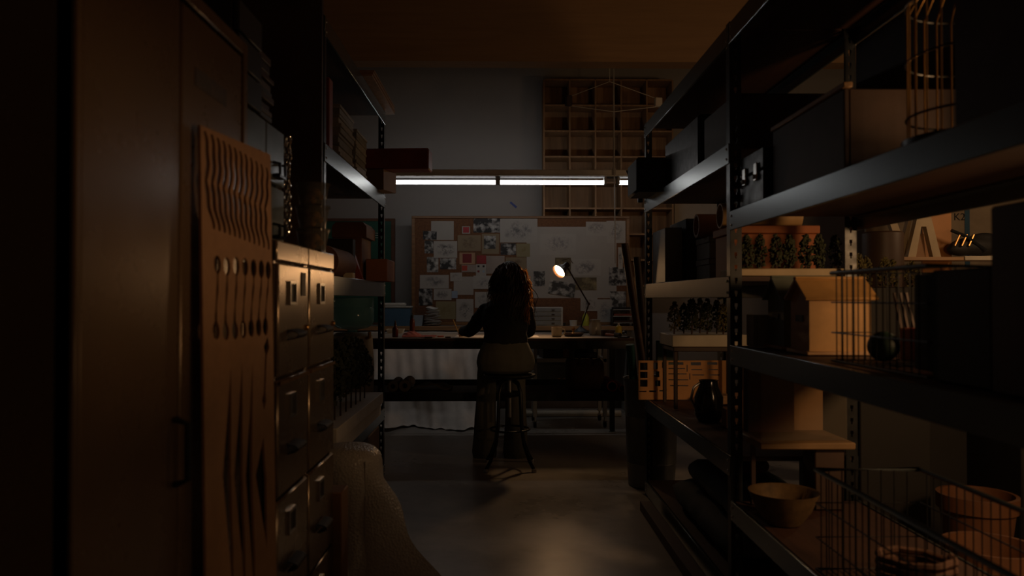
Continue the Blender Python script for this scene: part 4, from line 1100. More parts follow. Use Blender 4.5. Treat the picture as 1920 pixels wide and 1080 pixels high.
# ------------------------------------------------------------------ model trees
def tree_at(x, y, z, h, r, m, label, seed, group, trunk=.25, cat='model tree', n=170):
    rr = random.Random(seed)
    t = thing('model_tree', label, cat, (x, y, z), 0, group)
    MB().tube([(x, y, z), (x + .003, y, z + h * .5), (x, y, z + h * .85)], [.005, .004, .0015], 6).build('trunk', M_darkbrown, t)
    mb = MB()
    for i in range(n):
        u = rr.random() ** .8; zz = z + h * (trunk + (1 - trunk) * u); g = rr.uniform(0, 6.28)
        rad = r * (sin(pi * min(1, .18 + .8 * u)) ** .7) * sqrt(rr.uniform(.15, 1))
        c = Vector((x + rad * cos(g), y + rad * sin(g), zz)); s = rr.uniform(.007, .016) * (h / .25) ** .5
        a = Vector((rr.gauss(0, 1), rr.gauss(0, 1), rr.gauss(0, 1))).normalized() * s; b2_ = a.orthogonal().normalized() * s
        mb.add([c + a, c + b2_, c - a, c - b2_, c + a.cross(b2_).normalized() * s * .8], [(0, 1, 4), (1, 2, 4), (2, 3, 4), (3, 0, 4), (0, 3, 2, 1)])
    mb.build('crown', m, t, angle=1)
    return t

# ------------------------------------------------------------------ left rack contents
zu = 1.926
one('red_board', MB().b2(-1.2, -.825, 3.72, 3.80, zu, 2.285, .004), M_red, 'tall dark red board upright at the start of the upper left shelf', 'board')
for k in range(2):
    one('framed_panel', MB().b2(-1.22, -.835, 3.60 + .045 * k, 3.612 + .045 * k, zu, 2.36 - .03 * k, .002), M_blackmat, ['thin black panel upright before the other black panel on the upper left shelf', 'second thin black panel, the one touching towards the red board'][k], 'panel')
M_gbox = [mat('ribbed_grey_card_%d' % k, c, .7, 0, .2, 20) for k, c in enumerate(((.20, .19, .17), (.24, .22, .19), (.16, .155, .145)))]
for s_, (y0, y1, n, zt_) in enumerate(((3.98, 4.36, 6, 2.22), (4.42, 4.76, 6, 2.19))):
    h = (zt_ - zu) / n
    for i in range(n):
        z = zu + h * i; dx = RND.uniform(-.008, .008)
        t = thing('flat_box', '%s grey flat box in the %s stack beside the %s' % (['lowest', 'second lowest', 'third from the bottom', 'fourth from the bottom', 'second from the top', 'topmost'][i], ['first', 'second'][s_], ['red board', 'red long box'][s_]), 'box', (-1.0, (y0 + y1) / 2, z), 0, 'grey flat boxes stacked on the upper left shelf')
        MB().b2(-1.15, -.83 + dx, y0 + .004, y1 - .004, z + .0005, z + h * .62, .002).build('box', M_gbox[i % 3], t)
        MB().b2(-1.155, -.825 + dx, y0, y1, z + h * .62, z + h - .0005, .003).build('lid', M_gbox[(i + 1) % 3], t)
c = Vector((-.763, 5.035, 0)); a1 = radians(73.5)
e1 = Vector((cos(a1), sin(a1), 0)); e2 = Vector((-sin(a1), cos(a1), 0))
q = [c, c + e1 * .195, c + e1 * .195 + e2 * .2, c + e2 * .2]
one('wooden_box', MB().loft([[p + Vector((0, 0, zu + .001)) for p in q], [p + Vector((0, 0, 2.06)) for p in q]]), mat('plain_deal', (.26, .145, .065), .6, 0, .12, 6), 'plain wooden box jutting out over the upper left shelf edge', 'box')
one('red_box', MB().box((-.745, 5.13, 2.131), (.56, .16, .136), -.06, .008), M_red, 'long dark red box lying across the wooden box and poking into the aisle', 'box')
for k in range(4):
    one('plywood_sheet', MB().b2(-1.25 + .01 * k, -.745 + .004 * (k % 2), 4.47 + .02 * k, 5.42 - .01 * k, 2.507 + .013 * k, 2.518 + .013 * k), [M_ply, M_card, M_ply, M_card][k], ['lowest', 'second lowest', 'third', 'topmost'][k] + ' thin brown sheet overhanging the very top of the left rack', 'sheet', 'brown sheets on top of the left rack')
zm = 1.328
one('cardboard_box', MB().b2(-1.06, -.88, 4.90, 5.26, zm, 1.605, .004), M_card2, 'big dark brown carton on the middle left shelf under the long rounded box', 'box')
one('cardboard_box', MB().b2(-.862, -.725, 4.94, 5.29, zm, 1.47, .004), mat('orange_brown_card', (.24, .095, .04), .7), 'orange-brown carton overhanging the middle left shelf by the rear post', 'box')
mb = MB(); mb.prism([(-.11, 0), (.11, 0), (.11, .07), (.085, .098), (-.085, .098), (-.11, .07)], .34, Matrix.Translation((-.965, 5.1, 1.607)))
one('rounded_case', mb, M_card2, 'long rounded dark brown case lying on the big carton', 'case')
t = thing('paper_roll', 'fat roll of brown paper lying at the start of the middle left shelf', 'roll', (-.92, 4.2, zm))
MB().lathe([(.03, 0), (.083, 0), (.083, .5), (.03, .5), (.03, 0)], (-.92, 4.0, zm + .084), 30, Matrix.Rotation(-pi / 2, 4, 'X'), close=False).build('paper', M_card2, t)
MB().lathe([(.024, -.004), (.029, -.004), (.029, .504), (.024, .504), (.024, -.004)], (-.92, 4.0, zm + .084), 24, Matrix.Rotation(-pi / 2, 4, 'X'), close=False).build('core', M_card, t)
one('black_binder', MB().b2(-1.1, -.87, 4.56, 4.64, zm, 1.57, .004), M_blackmat, 'black binder standing between the paper roll and the big carton', 'binder')
mb = MB(); mb.prism([(-.15, 0), (.03, 0), (-.04, .2), (-.15, .235)], .05, Matrix.Translation((-.87, 4.75, zm)))
one('sloped_box', mb, M_red, 'dark red slope-topped magazine box next to the black binder', 'magazine box')
one('cream_block', MB().b2(-.872, -.815, 4.28, 4.34, zm, zm + .032, .003), M_cream, 'small cream block on the front edge of the middle left shelf', 'block')
# water jug on its crock
zl = .471
cx, cy = -.985, 5.16
t = thing('drinks_crock', 'grey stoneware water dispenser crock on the lower left shelf', 'crock', (cx, cy, zl))
MB().lathe([(0, zl), (.115, zl), (.138, zl + .05), (.142, zl + .3), (.13, zl + .50), (.105, .992), (.05, .995), (.05, .985), (.09, .97), (0, .97)], (cx, cy, 0), 40).build('crock', mat('stoneware', (.20, .185, .16), .4), t)
MB().tube([(cx + .10, cy - .07, .955), (cx + .128, cy - .1, .965), (cx + .128, cy - .1, 1.0)], .011, 10).build('spigot', M_brass, t)
t = thing('water_jug', 'upturned clear blue water jug on the stoneware crock', 'jug', (cx, cy, .996))
M_aqua = glassy('aqua_plastic', (.22, .48, .56), .05, .5)
MB().lathe([(.03, .997), (.035, 1.01), (.10, 1.022), (.132, 1.045), (.14, 1.075), (.14, 1.15), (.134, 1.16), (.14, 1.17), (.14, 1.222), (.10, 1.226), (0, 1.226)], (cx, cy, 0), 44).build('jug', M_aqua, t)
# foam base with model trees
fx0, fx1 = -1.22, -.758
FB = .615
one('foam_slab', MB().b2(fx0, fx1 - .012, 3.62, 4.985, .472, .545, .003), M_white, 'lower thick white foam slab on the lower left shelf', 'foam slab')
one('foam_slab', MB().b2(fx0, fx1, 3.60, 5.0, .546, FB, .003), M_white, 'upper white foam slab carrying the model trees on the lower left shelf', 'foam slab')
k = 0
for (x, y, h) in ((-.825, 3.86, .34), (-.825, 4.0, .37), (-.825, 4.14, .40), (-.825, 4.28, .39), (-.825, 4.42, .38), (-.965, 4.52, .36), (-.825, 4.56, .36), (-.965, 4.66, .33), (-.825, 4.70, .30)):
    tree_at(x, y, FB, h, .05, M_leaf, 'dark green model tree on the foam slab, %s of nine from the filing cabinets' % ['first', 'second', 'third', 'fourth', 'fifth', 'sixth', 'seventh', 'eighth', 'last'][k], 100 + k, 'model trees on the left rack'); k += 1
one('storage_box', MB().b2(-1.2, -.82, 4.2, 5.25, .082, .36, .006), M_darkbrown, 'long dark box on the bottom shelf of the left rack', 'box')
# ------------------------------------------------------------------ bin with tubes at the right rack
bx, by = .985, 5.06
t = thing('metal_bin', 'tall galvanised metal bin holding long tubes behind the right rack post', 'bin', (bx, by, 0))
M_galv = mat('galvanised_steel', (.16, .165, .165), .42, .7, .25, 7)
MB().lathe([(0, .004), (.15, .004), (.15, .02), (.158, .15), (.162, .155), (.16, .16), (.168, .45), (.172, .455), (.170, .46), (.178, .69), (.185, .694), (.185, .702), (.175, .70), (.165, .45), (.148, .02), (0, .015)], (bx, by, 0), 40).build('bin', M_galv, t)
def ltube(pxa, pya, ya, xb, yb, r, m, lab):
    a = at(pxa, pya, ya); one('long_tube', MB().tube([a, (xb, yb, .03)], r, 14), m, lab, 'tube', 'long tubes standing in the metal bin')
ltube(1171, 457, 5.06, 1.03, 4.98, .024, mat('dark_card_tube', (.10, .05, .03), .55), 'tallest brown tube in the metal bin, its top in front of the corkboard edge')
ltube(1194, 482, 5.12, 1.03, 5.08, .024, M_darkbrown, 'second dark tube in the metal bin, ending lower than the tallest one')
ltube(1186, 520, 5.20, .99, 5.15, .015, M_plyx, 'thin pale wooden stick in the metal bin between the two dark tubes')
ltube(1181, 646, 5.02, .95, 5.12, .028, mat('teal_fabric', (.02, .11, .09), .7), 'short teal roll in the metal bin')

# ------------------------------------------------------------------ right rack, far bay
z1 = 1.831
one('black_case', MB().b2(.78, 1.36, 4.42, 4.74, z1, z1 + .20, .012), M_blackmat, 'long black case sticking out past the rear post of the upper right shelf', 'case')
one('black_case', MB().b2(.93, 1.36, 3.62, 4.36, z1, z1 + .26, .012), M_black, 'wide black case in the middle of the upper right shelf', 'case')
one('dark_box', MB().b2(.94, 1.36, 3.1, 3.56, z1, z1 + .22, .012), M_darkbrown, 'dark brown box nearest the front post on the upper right shelf', 'box')
t = thing('clip_lamp', 'black clamp lamp hanging off the upper right shelf in front of the glowing tubes', 'lamp', (.85, 4.86, 1.83))
h0 = at(1206, 332, 4.9)
MB().tube([(.875, 4.84, 1.86), (.87, 4.9, 1.9), (h0.x, 4.9, h0.z + .04)], .01, 8).b2(.86, .89, 4.826, 4.85, 1.82, 1.89, .003).build('clamp_arm', M_black, t)
Rl = Vector((-.8, .25, -.5)).to_track_quat('Z', 'Y').to_matrix().to_4x4()
MB().lathe([(.02, -.09), (.045, -.085), (.05, -.02), (.07, .03), (.098, .07), (.095, .072), (.066, .032), (.0, -.01)], h0, 8, Rl, close=False).build('shade', M_blackmat, t)
b0 = at(1192, 352, 4.9)
one('white_bracket', MB().tube([(b0.x, 4.83, b0.z + .05), (b0.x, 4.83, b0.z - .01), (.885, 4.83, b0.z - .03)], .006, 8), M_white, 'thin white bent bracket poking out below the black clamp lamp', 'bracket')
zs = 1.308
# tall black box, roll, grey boxes
one('grey_box', MB().b2(.93, 1.03, 4.36, 4.72, zs, 1.62, .004), M_grey, 'pale upright box edge beside the tall black box on the middle right shelf', 'box')
one('black_box', MB().b2(1.035, 1.19, 4.30, 4.72, zs, 1.665, .004), M_blackmat, 'tall black box at the end of the middle right shelf', 'box')
M_gcar = mat('grey_archive_card', (.20, .195, .18), .7, 0, .12, 14)
def archive(x, y, z, label, first=[None]):
    if first[0]: return cp(first[0], (x, y, z), label)
    t = thing('archive_box', label, 'box', (x, y, z), 0, 'grey archive boxes on the middle right shelf'); first[0] = t
    MB().b2(x - .07, x + .07, y - .13, y + .13, z + .0005, z + .082, .002).build('box', M_gcar, t)
    MB().b2(x - .074, x + .074, y - .134, y + .134, z + .082, z + .112, .003).build('lid', M_gcar, t)
    MB().b2(x - .02, x + .02, y - .133, y - .13, z + .04, z + .065).build('label_holder', M_steel, t)
    return t
for j in range(2):
    for i in range(2):
        archive(1.125 + .155 * i, 4.02, zs + .113 * j, '%s grey archive box of the %s column, %s the tall black box' % (['lower', 'upper'][j], ['first', 'second'][i], ['beside', 'away from'][i]))
t = thing('paper_roll', 'orange-brown paper roll lying across the grey archive boxes', 'roll', (1.2, 4.0, zs + .226))
MB().lathe([(.05, 0), (.062, 0), (.062, .36), (.05, .36), (.05, 0)], (1.02, 4.02, zs + .226 + .063), 30, Matrix.Rotation(pi / 2, 4, 'Y'), close=False).build('paper', mat('orange_kraft', (.33, .155, .06), .65), t)
# orange box with roll (behind the front post)
t = thing('orange_box', 'wide lidded orange carton on the middle right shelf behind the front post', 'box', (1.19, 3.48, zs))
MB().b2(1.01, 1.375, 3.34, 3.62, zs, 1.50, .003).build('box', mat('orange_card', (.33, .105, .035), .7, 0, .1, 8), t)
MB().b2(1.00, 1.385, 3.33, 3.63, 1.501, 1.535, .003).build('lid', mat('orange_card', (.33, .105, .035), .7), t)
t = thing('paper_roll', 'fat cream paper roll lying on the orange carton lid', 'roll', (1.2, 3.48, 1.536))
MB().lathe([(.05, 0), (.056, 0), (.056, .36), (.05, .36), (.05, 0)], (.99, 3.48, 1.592), 32, Matrix.Rotation(pi / 2, 4, 'Y'), close=False).build('paper', mat('cream_kraft', (.42, .27, .12), .6), t)
# model tray with bushes
one('model_tray', MB().b2(.945, 1.385, 3.06, 3.31, zs, zs + .03, .003), mat('tray_card', (.42, .33, .21), .75), 'pale model base board full of dark bushes at the front post', 'model base')
k = 0
for i in range(7):
    tree_at(.99 + .06 * i, 3.10 + .015 * (i % 2), zs + .031, .135, .027, M_leaf, 'dark bushy tree on the model base board, number %s from the post' % ['one', 'two', 'three', 'four', 'five', 'six', 'seven', 'eight'][i], 200 + i, 'bushes on the model base', .03, n=170)
one('tall_plinth', MB().b2(1.61, 1.93, 3.45, 3.68, 0, 1.27, .005), M_blackmat, 'tall dark plinth beyond the right rack carrying olive bushes', 'plinth')
for i in range(5):
    tree_at(1.645 + .062 * i, 3.53 + .06 * (i % 2), 1.271, .15 - .008 * i, .036, M_leaf2, 'olive bushy model tree on the tall dark plinth, %s from the aisle' % ['first', 'second', 'third', 'fourth', 'fifth'][i], 400 + i, 'olive bushes on the tall plinth', .03, n=170)
# lower far bay: model landscape board with trees
ZB = .601
t = thing('low_stand', 'low dark stand on the lower right shelf carrying the cream model board', 'stand', (1.165, 4.45, ZB))
MB().b2(.96, 1.37, 4.29, 4.61, .922, .949, .004).build('top', M_darkbrown, t)
for x in (.975, 1.355):
    for y in (4.305, 4.595): MB().b2(x - .01, x + .01, y - .01, y + .01, ZB + .001, .922, .002).build('leg', M_darkbrown, t)
one('green_board', MB().b2(.955, 1.09, 4.725, 4.76, ZB, .96, .004), mat('dark_green_case', (.02, .06, .05), .5), 'dark green board standing behind the orange slotted panel', 'board')
one('model_board', MB().b2(.95, 1.38, 4.27, 4.62, .95, 1.015, .003), M_cream, 'thick cream model board with small trees on the low dark stand', 'model base')
for i, (px, y, h) in enumerate(((1264, 4.38, .18), (1282, 4.46, .17), (1297, 4.34, .2), (1312, 4.5, .2), (1326, 4.36, .2), (1344, 4.42, .19), (1356, 4.34, .17))):
    tree_at(at(px, 620, y).x, y, 1.016, h, .035, M_leaf if i % 3 else M_leaf2, 'little model tree on the cream model board, %s from the metal bin side' % ['first', 'second', 'third', 'fourth', 'fifth', 'sixth', 'seventh'][i], 300 + i, 'trees on the cream model board', .1, n=130)
# orange waffle panel
wp = []
P0, P1 = at(1197, 676, 4.70), at(1364, 748, 4.70)
wx0, wx1, wz1, wz0 = P0.x, P1.x, P0.z, ZB + .002
def wpx(px, py): 
    p = at(px, py, 4.70); return (p.x, p.z)
wp.append([(wx0, wz0), (wx1, wz0), (wx1, wz1), (wx0, wz1)])
def hole(x0, y0, x1, y1): wp.append([wpx(x0, y1), wpx(x1, y1), wpx(x1, y0), wpx(x0, y0)])
for (x0, y0, x1, y1) in ((1200, 680, 1214, 694), (1200, 697, 1214, 709), (1200, 712, 1214, 725), (1225, 680, 1233, 692), (1226, 696, 1236, 707), (1228, 713, 1238, 724), (1241, 679, 1243, 690), (1243, 694, 1246, 705), (1246, 710, 1249, 723),
                         (1253, 679, 1281, 684), (1253, 690, 1284, 692), (1253, 700, 1287, 702), (1253, 711, 1290, 713), (1287, 684, 1289, 697), (1292, 700, 1294, 712),
                         (1295, 679, 1314, 685), (1296, 692, 1316, 694), (1298, 702, 1320, 704), (1326, 679, 1345, 684), (1328, 692, 1346, 694), (1198, 733, 1212, 735), (1217, 732, 1230, 735), (1236, 731, 1250, 734), (1256, 722, 1290, 724), (1330, 702, 1350, 704)):
    hole(x0, y0, x1, y1)
wmb = curve_mesh(wp, .008, lambda x, z, w: Vector((x, 4.70 - w, z)))
one('waffle_panel', wmb, mat('orange_ply', (.60, .29, .10), .6, 0, .1, 10), 'orange laser-cut panel with stepped slots leaning on the lower right shelf', 'panel', weld=1e-5)
one('wood_offcut', MB().box((1.27, 4.5, ZB + .03), (.16, .11, .05), .25, .004), M_plyx, 'pale wood offcut lying before the orange slotted panel', 'offcut')
t = thing('jug', 'dark glazed jug with a shiny handle on the lower right shelf before the dark stand', 'jug', (1.04, 3.9, ZB))
MB().lathe([(0, ZB), (.055, ZB), (.07, ZB + .03), (.072, ZB + .12), (.05, ZB + .17), (.045, ZB + .2), (.05, ZB + .205), (.04, ZB + .2), (0, ZB + .18)], (1.05, 3.9, 0), 30).build('body', mat('black_glaze', (.012, .012, .014), .15), t)
MB().tube([(1.002, 3.89, ZB + .19), (.97, 3.88, ZB + .17), (.955, 3.88, ZB + .11), (.978, 3.89, ZB + .07)], .007, 8).build('handle', M_steel, t)
one('wood_cube', MB().b2(1.07, 1.15, 3.66, 3.74, ZB, ZB + .09, .003), M_card, 'small brown wooden cube on the lower right shelf before the dark glazed jug', 'block')
one('wood_cube', MB().b2(1.15, 1.22, 3.84, 3.91, ZB, ZB + .16, .003), M_card2, 'upright dark brown block behind the small wooden cube', 'block')
# moving blankets on the bottom shelf
M_blank = cloth('blue_grey_blanket', (.05, .065, .075), 0)
def blanket(x0, x1, y0, y1, z, h, lab, seed):
    rr = random.Random(seed); mb = MB(); rings = []
    n = 26
    for i in range(n + 1):
        u = i / n; y = y0 + (y1 - y0) * u; e = (1 - abs(2 * u - 1) ** 6) ** .5 if 0 < u < 1 else .3
        rg = []
        for k in range(20):
            g = 2 * pi * k / 20; w = (x1 - x0) / 2; hh = h / 2
            rg.append(((x0 + x1) / 2 + w * math.copysign(abs(cos(g)) ** .6, cos(g)) * (.85 + .15 * e) + .012 * mnoise.noise(Vector((g, y * 9, seed))), y + .02 * mnoise.noise(Vector((g * 2, y, seed))),
                       z + hh + hh * math.copysign(abs(sin(g)) ** .7, sin(g)) * e * (1 + (.10 * mnoise.noise(Vector((g * 3, y * 11, seed))) if sin(g) > 0 else 0))))
        rings.append(rg)
    mb.loft(rings); return one('moving_blanket', mb, M_blank, lab, 'blanket', 'blankets on the bottom right shelf', angle=80)
blanket(.945, 1.36, 3.2, 4.35, .092, .15, 'lower folded blue-grey moving blanket on the bottom right shelf', 1)
blanket(.985, 1.34, 3.1, 4.15, .25, .14, 'upper folded blue-grey moving blanket, lying on the other one', 2)
one('red_bundle', MB().ell((1.15, 3.7, .435), (.12, .2, .042), 18, 12), cloth('dark_red_cloth', (.10, .02, .02), 0), 'dark red cloth bundle on top of the moving blankets', 'cloth')
one('floor_board', MB().b2(.80, .865, 3.05, 4.45, 0, .055, .003), M_board, 'long brown board lying on the floor along the right rack', 'board')

# ------------------------------------------------------------------ right rack, near bay
zt_ = 1.561
# latch case
t = thing('latch_case', 'black case with metal latches just past the front post on the top visible shelf', 'case', (1.0, 2.9, zt_))
MB().b2(.93, 1.10, 2.72, 2.99, zt_, zt_ + .12, .006).build('base', M_black, t)
MB().b2(.93, 1.10, 2.72, 2.99, zt_ + .121, zt_ + .20, .006).build('lid', M_black, t)
for y in (2.79, 2.92):
    l = MB().b2(.922, .93, y - .018, y + .018, zt_ + .085, zt_ + .15, .003).build('latch', M_steel, t)
    MB().lathe([(.009, 0), (.009, .006), (0, .008)], (.922, y, zt_ + .10), 12, Matrix.Rotation(-pi / 2, 4, 'Y')).build('rivet', M_chrome, l)
one('orange_block', MB().b2(1.15, 1.20, 2.88, 2.94, zt_, zt_ + .33, .004), mat('orange_paint', (.45, .17, .03), .5), 'narrow orange upright block behind the black latch case', 'block')
t = thing('crate', 'open dark wooden crate on the upper right shelf in front of the cage', 'crate', (1.15, 2.4, zt_))
for (x0, x1, y0, y1) in ((.95, .965, 2.12, 2.68), (1.33, 1.345, 2.12, 2.68), (.965, 1.33, 2.12, 2.135), (.965, 1.33, 2.665, 2.68)):
    MB().b2(x0, x1, y0, y1, zt_, zt_ + .24, .003).build('side', M_darkbrown, t)
MB().b2(.965, 1.33, 2.135, 2.665, zt_ + .001, zt_ + .012).build('bottom', M_darkbrown, t)
MB().b2(.945, .97, 2.11, 2.69, zt_ + .241, zt_ + .256, .002).build('rim', M_ply, t)
# bird cage on the shelf
cgx, cgy, cgr = 1.16, 1.84, .165
t = thing('bird_cage', 'tall brass wire bird cage on a dark tray on the upper right shelf', 'bird cage', (cgx, cgy, zt_))
MB().lathe([(0, zt_ + .001), (cgr + .01, zt_ + .001), (cgr + .012, zt_ + .045), (cgr, zt_ + .045), (cgr - .004, zt_ + .012), (0, zt_ + .01)], (cgx, cgy, 0), 40).build('tray', M_black, t)
for k in range(26):
    g = 2 * pi * k / 26; x, y = cgx + (cgr - .004) * cos(g), cgy + (cgr - .004) * sin(g)
    MB().tube([(x, y, zt_ + .04), (x, y, zt_ + .38), (cgx + .11 * cos(g), cgy + .11 * sin(g), zt_ + .47), (cgx + .02 * cos(g), cgy + .02 * sin(g), zt_ + .52)], .0022, 6).build('bar', M_brass, t)
for z in (.10, .24, .38):
    MB().tube([(cgx + cgr * cos(g), cgy + cgr * sin(g), zt_ + z) for g in [2 * pi * i / 40 for i in range(40)]], .003, 6, closed=True).build('hoop', M_black, t)
MB().tube([(cgx, cgy, zt_ + .515), (cgx, cgy, zt_ + .54)], .012, 10).build('cap', M_brass, t)
one('dark_backboard', MB().b2(1.372, 1.388, 2.02, 2.96, zt_, 2.20, .003), M_darkbrown, 'long dark brown board standing along the back of the upper right shelf', 'board')
one('dark_carton', MB().b2(.96, 1.15, .60, 1.62, zt_, zt_ + .55, .006), M_darkbrown, 'large dark carton at the near end of the upper right shelf, lengthened for shade', 'box')  # unseen near end added to keep work_light off the metal cabinet
# second shelf: bird houses
zh = 1.037
def house(x0, x1, y0, y1, hw, hr_, m, mr, lab):
    t = thing('bird_house', lab, 'bird house', ((x0 + x1) / 2, (y0 + y1) / 2, zh), 0, 'house models on the second right shelf')
    ym = (y0 + y1) / 2
    poly = [(y0 - ym, 0), (y1 - ym, 0), (y1 - ym, hw), (0, hr_), (y0 - ym, hw)]
    MB().prism(poly, x1 - x0, Matrix.Translation(((x0 + x1) / 2, ym, zh + .012)) @ Matrix.Rotation(pi / 2, 4, 'Z')).build('walls', m, t)
    MB().b2(x0 - .012, x1 + .012, y0 - .012, y1 + .012, zh, zh + .012, .002).build('base', M_plyx, t)
    L = math.hypot(ym - y0, hr_ - hw); an = math.atan2(hr_ - hw, ym - y0)
    for s_ in (-1, 1):
        mb = MB(); mb.box((0, 0, 0), (x1 - x0 + .035, L + .03, .009), 0, .001)
        T = Matrix.Translation(((x0 + x1) / 2 , ym + s_ * (ym - y0) / 2 * 1.06, zh + .018 + (hw + hr_) / 2)) @ Matrix.Rotation(-s_ * an, 4, 'X')
        mb.v = [tuple(T @ Vector(v)) for v in mb.v]; mb.build('roof', mr, t)
    MB().b2(x0 - .003, x0, ym - .03, ym + .03, zh + hw * .62, zh + hw * .62 + .022).build('slot', M_blackmat, t)
    return t
M_house = mat('ochre_house', (.38, .21, .07), .6, 0, .15, 12)
M_hgreen = mat('grey_green_house', (.12, .135, .115), .65, 0, .12, 12)
hX = at(1567, 600, 2.47).x
house(hX - .085, hX + .135 - .02, 2.47, 2.63, .17, .225, M_house, M_house, 'ochre bird house with a slot under its gable on the second right shelf')
house(1.0, 1.2, 2.72, 2.88, .17, .235, M_hgreen, M_hgreen, 'grey-green bird house behind the ochre one')
one('thin_frame', MB().b2(.95, .965, 2.90, 2.98, zh, zh + .12, .002).b2(.965, 1.08, 2.90, 2.908, zh, zh + .12), M_grey, 'small grey bent card standing before the grey-green bird house', 'card')
for k in range(3): one('wooden_strip', MB().tube([(hX + .19 + .022 * k, 2.40, zh + .004), (hX + .165 + .018 * k, 2.42, zh + .20)], .006, 6), M_darkbrown, ['thin wooden strip leaning right at the ochre bird house', 'middle of three thin wooden strips by the ochre bird house', 'outermost thin wooden strip by the ochre bird house'][k], 'strip')
# wire basket with things
def wire_basket(x0, x1, y0, y1, z0, z1, lab, m, nx, ny, rim=.006):
    t = thing('wire_basket', lab, 'wire basket', ((x0 + x1) / 2, (y0 + y1) / 2, z0))
    loop = [(x0, y0), (x1, y0), (x1, y1), (x0, y1)]
    for z, r in ((z0 + .004, .004), (z1, rim)):
        MB().tube([(x, y, z) for x, y in loop], r, 8, closed=True).build('rim' if z == z1 else 'base_ring', m, t)
    for z in (z0 + (z1 - z0) * .33, z0 + (z1 - z0) * .67):
        MB().tube([(x, y, z) for x, y in loop], .0022, 6, closed=True).build('hoop', m, t)
    w = []
    for i in range(1, nx): w += [((x0 + (x1 - x0) * i / nx, y0)), ((x0 + (x1 - x0) * i / nx, y1))]
    for i in range(1, ny): w += [((x0, y0 + (y1 - y0) * i / ny)), ((x1, y0 + (y1 - y0) * i / ny))]
    for (x, y) in w[:96]: MB().tube([(x, y, z0 + .004), (x, y, z1)], .0018, 5).build('wire', m, t)
    mb = MB()
    for i in range(1, nx): x = x0 + (x1 - x0) * i / nx; mb.tube([(x, y0, z0 + .004), (x, y1, z0 + .004)], .0018, 5)
    mb.build('base_wires', m, t)
    return t
wire_basket(.955, 1.345, 1.72, 2.22, zh, zh + .255, 'dark wire basket on the second right shelf holding boxes', M_black, 12, 15)
one('red_tin', MB().b2(1.12, 1.31, 2.05, 2.16, zh + .01, zh + .10, .004), mat('red_tin', (.30, .02, .015), .4), 'bright red box inside the dark wire basket', 'box')
one('green_ball', MB().ell((1.055, 2.12, zh + .05), (.042, .042, .042), 18, 12), mat('green_paint', (.012, .035, .026), .5), 'small dark green ball inside the dark wire basket', 'ball')
one('black_box', MB().b2(1.0, 1.3, 1.73, 1.86, zh + .01, zh + .24, .004), M_blackmat, 'black box inside the dark wire basket', 'box')  # made taller to shade the lower cut-out sheet and filing cabinets
one('shade_carton', MB().b2(.96, 1.3, 1.50, 1.712, zh, zh + .245, .005), M_blackmat, 'low black carton added for shade between the wire basket and the tall brown carton', 'box')  # carton added to block side_light from the lower left side
one('tall_carton', MB().b2(.945, 1.32, 1.32, 1.48, zh, zh + .36, .005), M_darkbrown, 'tall dark brown carton at the near end of the second right shelf', 'box')
# lower shelf: acrylic model box, wire baskets
zk = .431
t = thing('plinth', 'low table-like stand with a pale top on the lower right shelf at the post', 'plinth', (1.13, 2.95, zk))
MB().b2(1.17, 1.28, 2.87, 2.99, zk, .66, .004).build('body', M_darkbrown, t)
MB().b2(.957, .975, 2.95, 2.965, zk, .66, .002).build('leg', M_darkbrown, t)
MB().b2(.955, 1.31, 2.84, 3.14, .661, .686, .004).build('top', mat('warm_white_board', (.22, .13, .055), .7), t)
t = thing('display_case', 'clear display case with a tan back standing on the low stand', 'display case', (1.13, 3.0, .687))
MB().b2(.975, .979, 2.895, 3.11, .687, .935).b2(.979, 1.30, 2.89, 2.895, .687, .935).b2(.975, 1.30, 2.89, 3.11, .935, .939).build('glass', glassy('acrylic', (.5, .45, .38), .05, .10), t)
MB().b2(.979, 1.30, 3.11, 3.118, .687, .939).build('back', mat('tan_back', (.34, .195, .085), .65), t)
MB().b2(.982, 1.165, 3.06, 3.068, .688, .93).build('shade_card', M_card2, t)  # dark card added as the shade on the left of the back
# bowl
cxb, cyb = at(1452, 900, 2.78).x, 2.34
z0 = zk
t = thing('woven_bowl', 'big ochre woven bowl under the low stand on the right rack', 'bowl', (.992, 2.71, zk))
# galvanised tub under the plinth edge
MB().lathe([(0, zk + .002), (.06, zk + .002), (.095, zk + .05), (.118, zk + .108), (.12, zk + .113), (.112, zk + .108), (.09, zk + .055), (0, zk + .012)], (.992, 2.71, 0), 36).build('bowl', mat('ochre_weave', (.10, .058, .02), .7, 0, .3, 40), t)
wire_basket(.915, 1.22, 1.30, 2.24, zk, .722, 'large wire basket with bright rim on the lower right shelf', M_black, 8, 26, .007)
bk = bpy.data.objects
t = [o for o in bk if o.get('label', '').startswith('large wire basket')][0]
for ch in t.children:
    if ch.name.startswith('rim'): ch.data.materials[0] = M_beam
M_hat = mat('brown_felt', (.08, .045, .022), .85)
one('leather_case', MB().b2(.94, 1.19, 1.34, 1.62, zk + .012, zk + .16, .02), M_card2, 'brown leather case at the near end of the large wire basket', 'case')
for k, (y, zb_) in enumerate(((1.76, zk + .012), (1.98, zk + .012))):
    one('coil', MB().tube([(1.065 + (.09 - .004 * (i % 3)) * cos(i * 2 * pi / 24), y + (.09 - .004 * (i % 3)) * sin(i * 2 * pi / 24), zb_ + .012 + .0009 * i) for i in range(24 * 5)], .010, 7), [M_blackmat, M_card2][k], ['black rubber hose coil inside the large wire basket', 'brown rope coil inside the large wire basket'][k], 'coil')
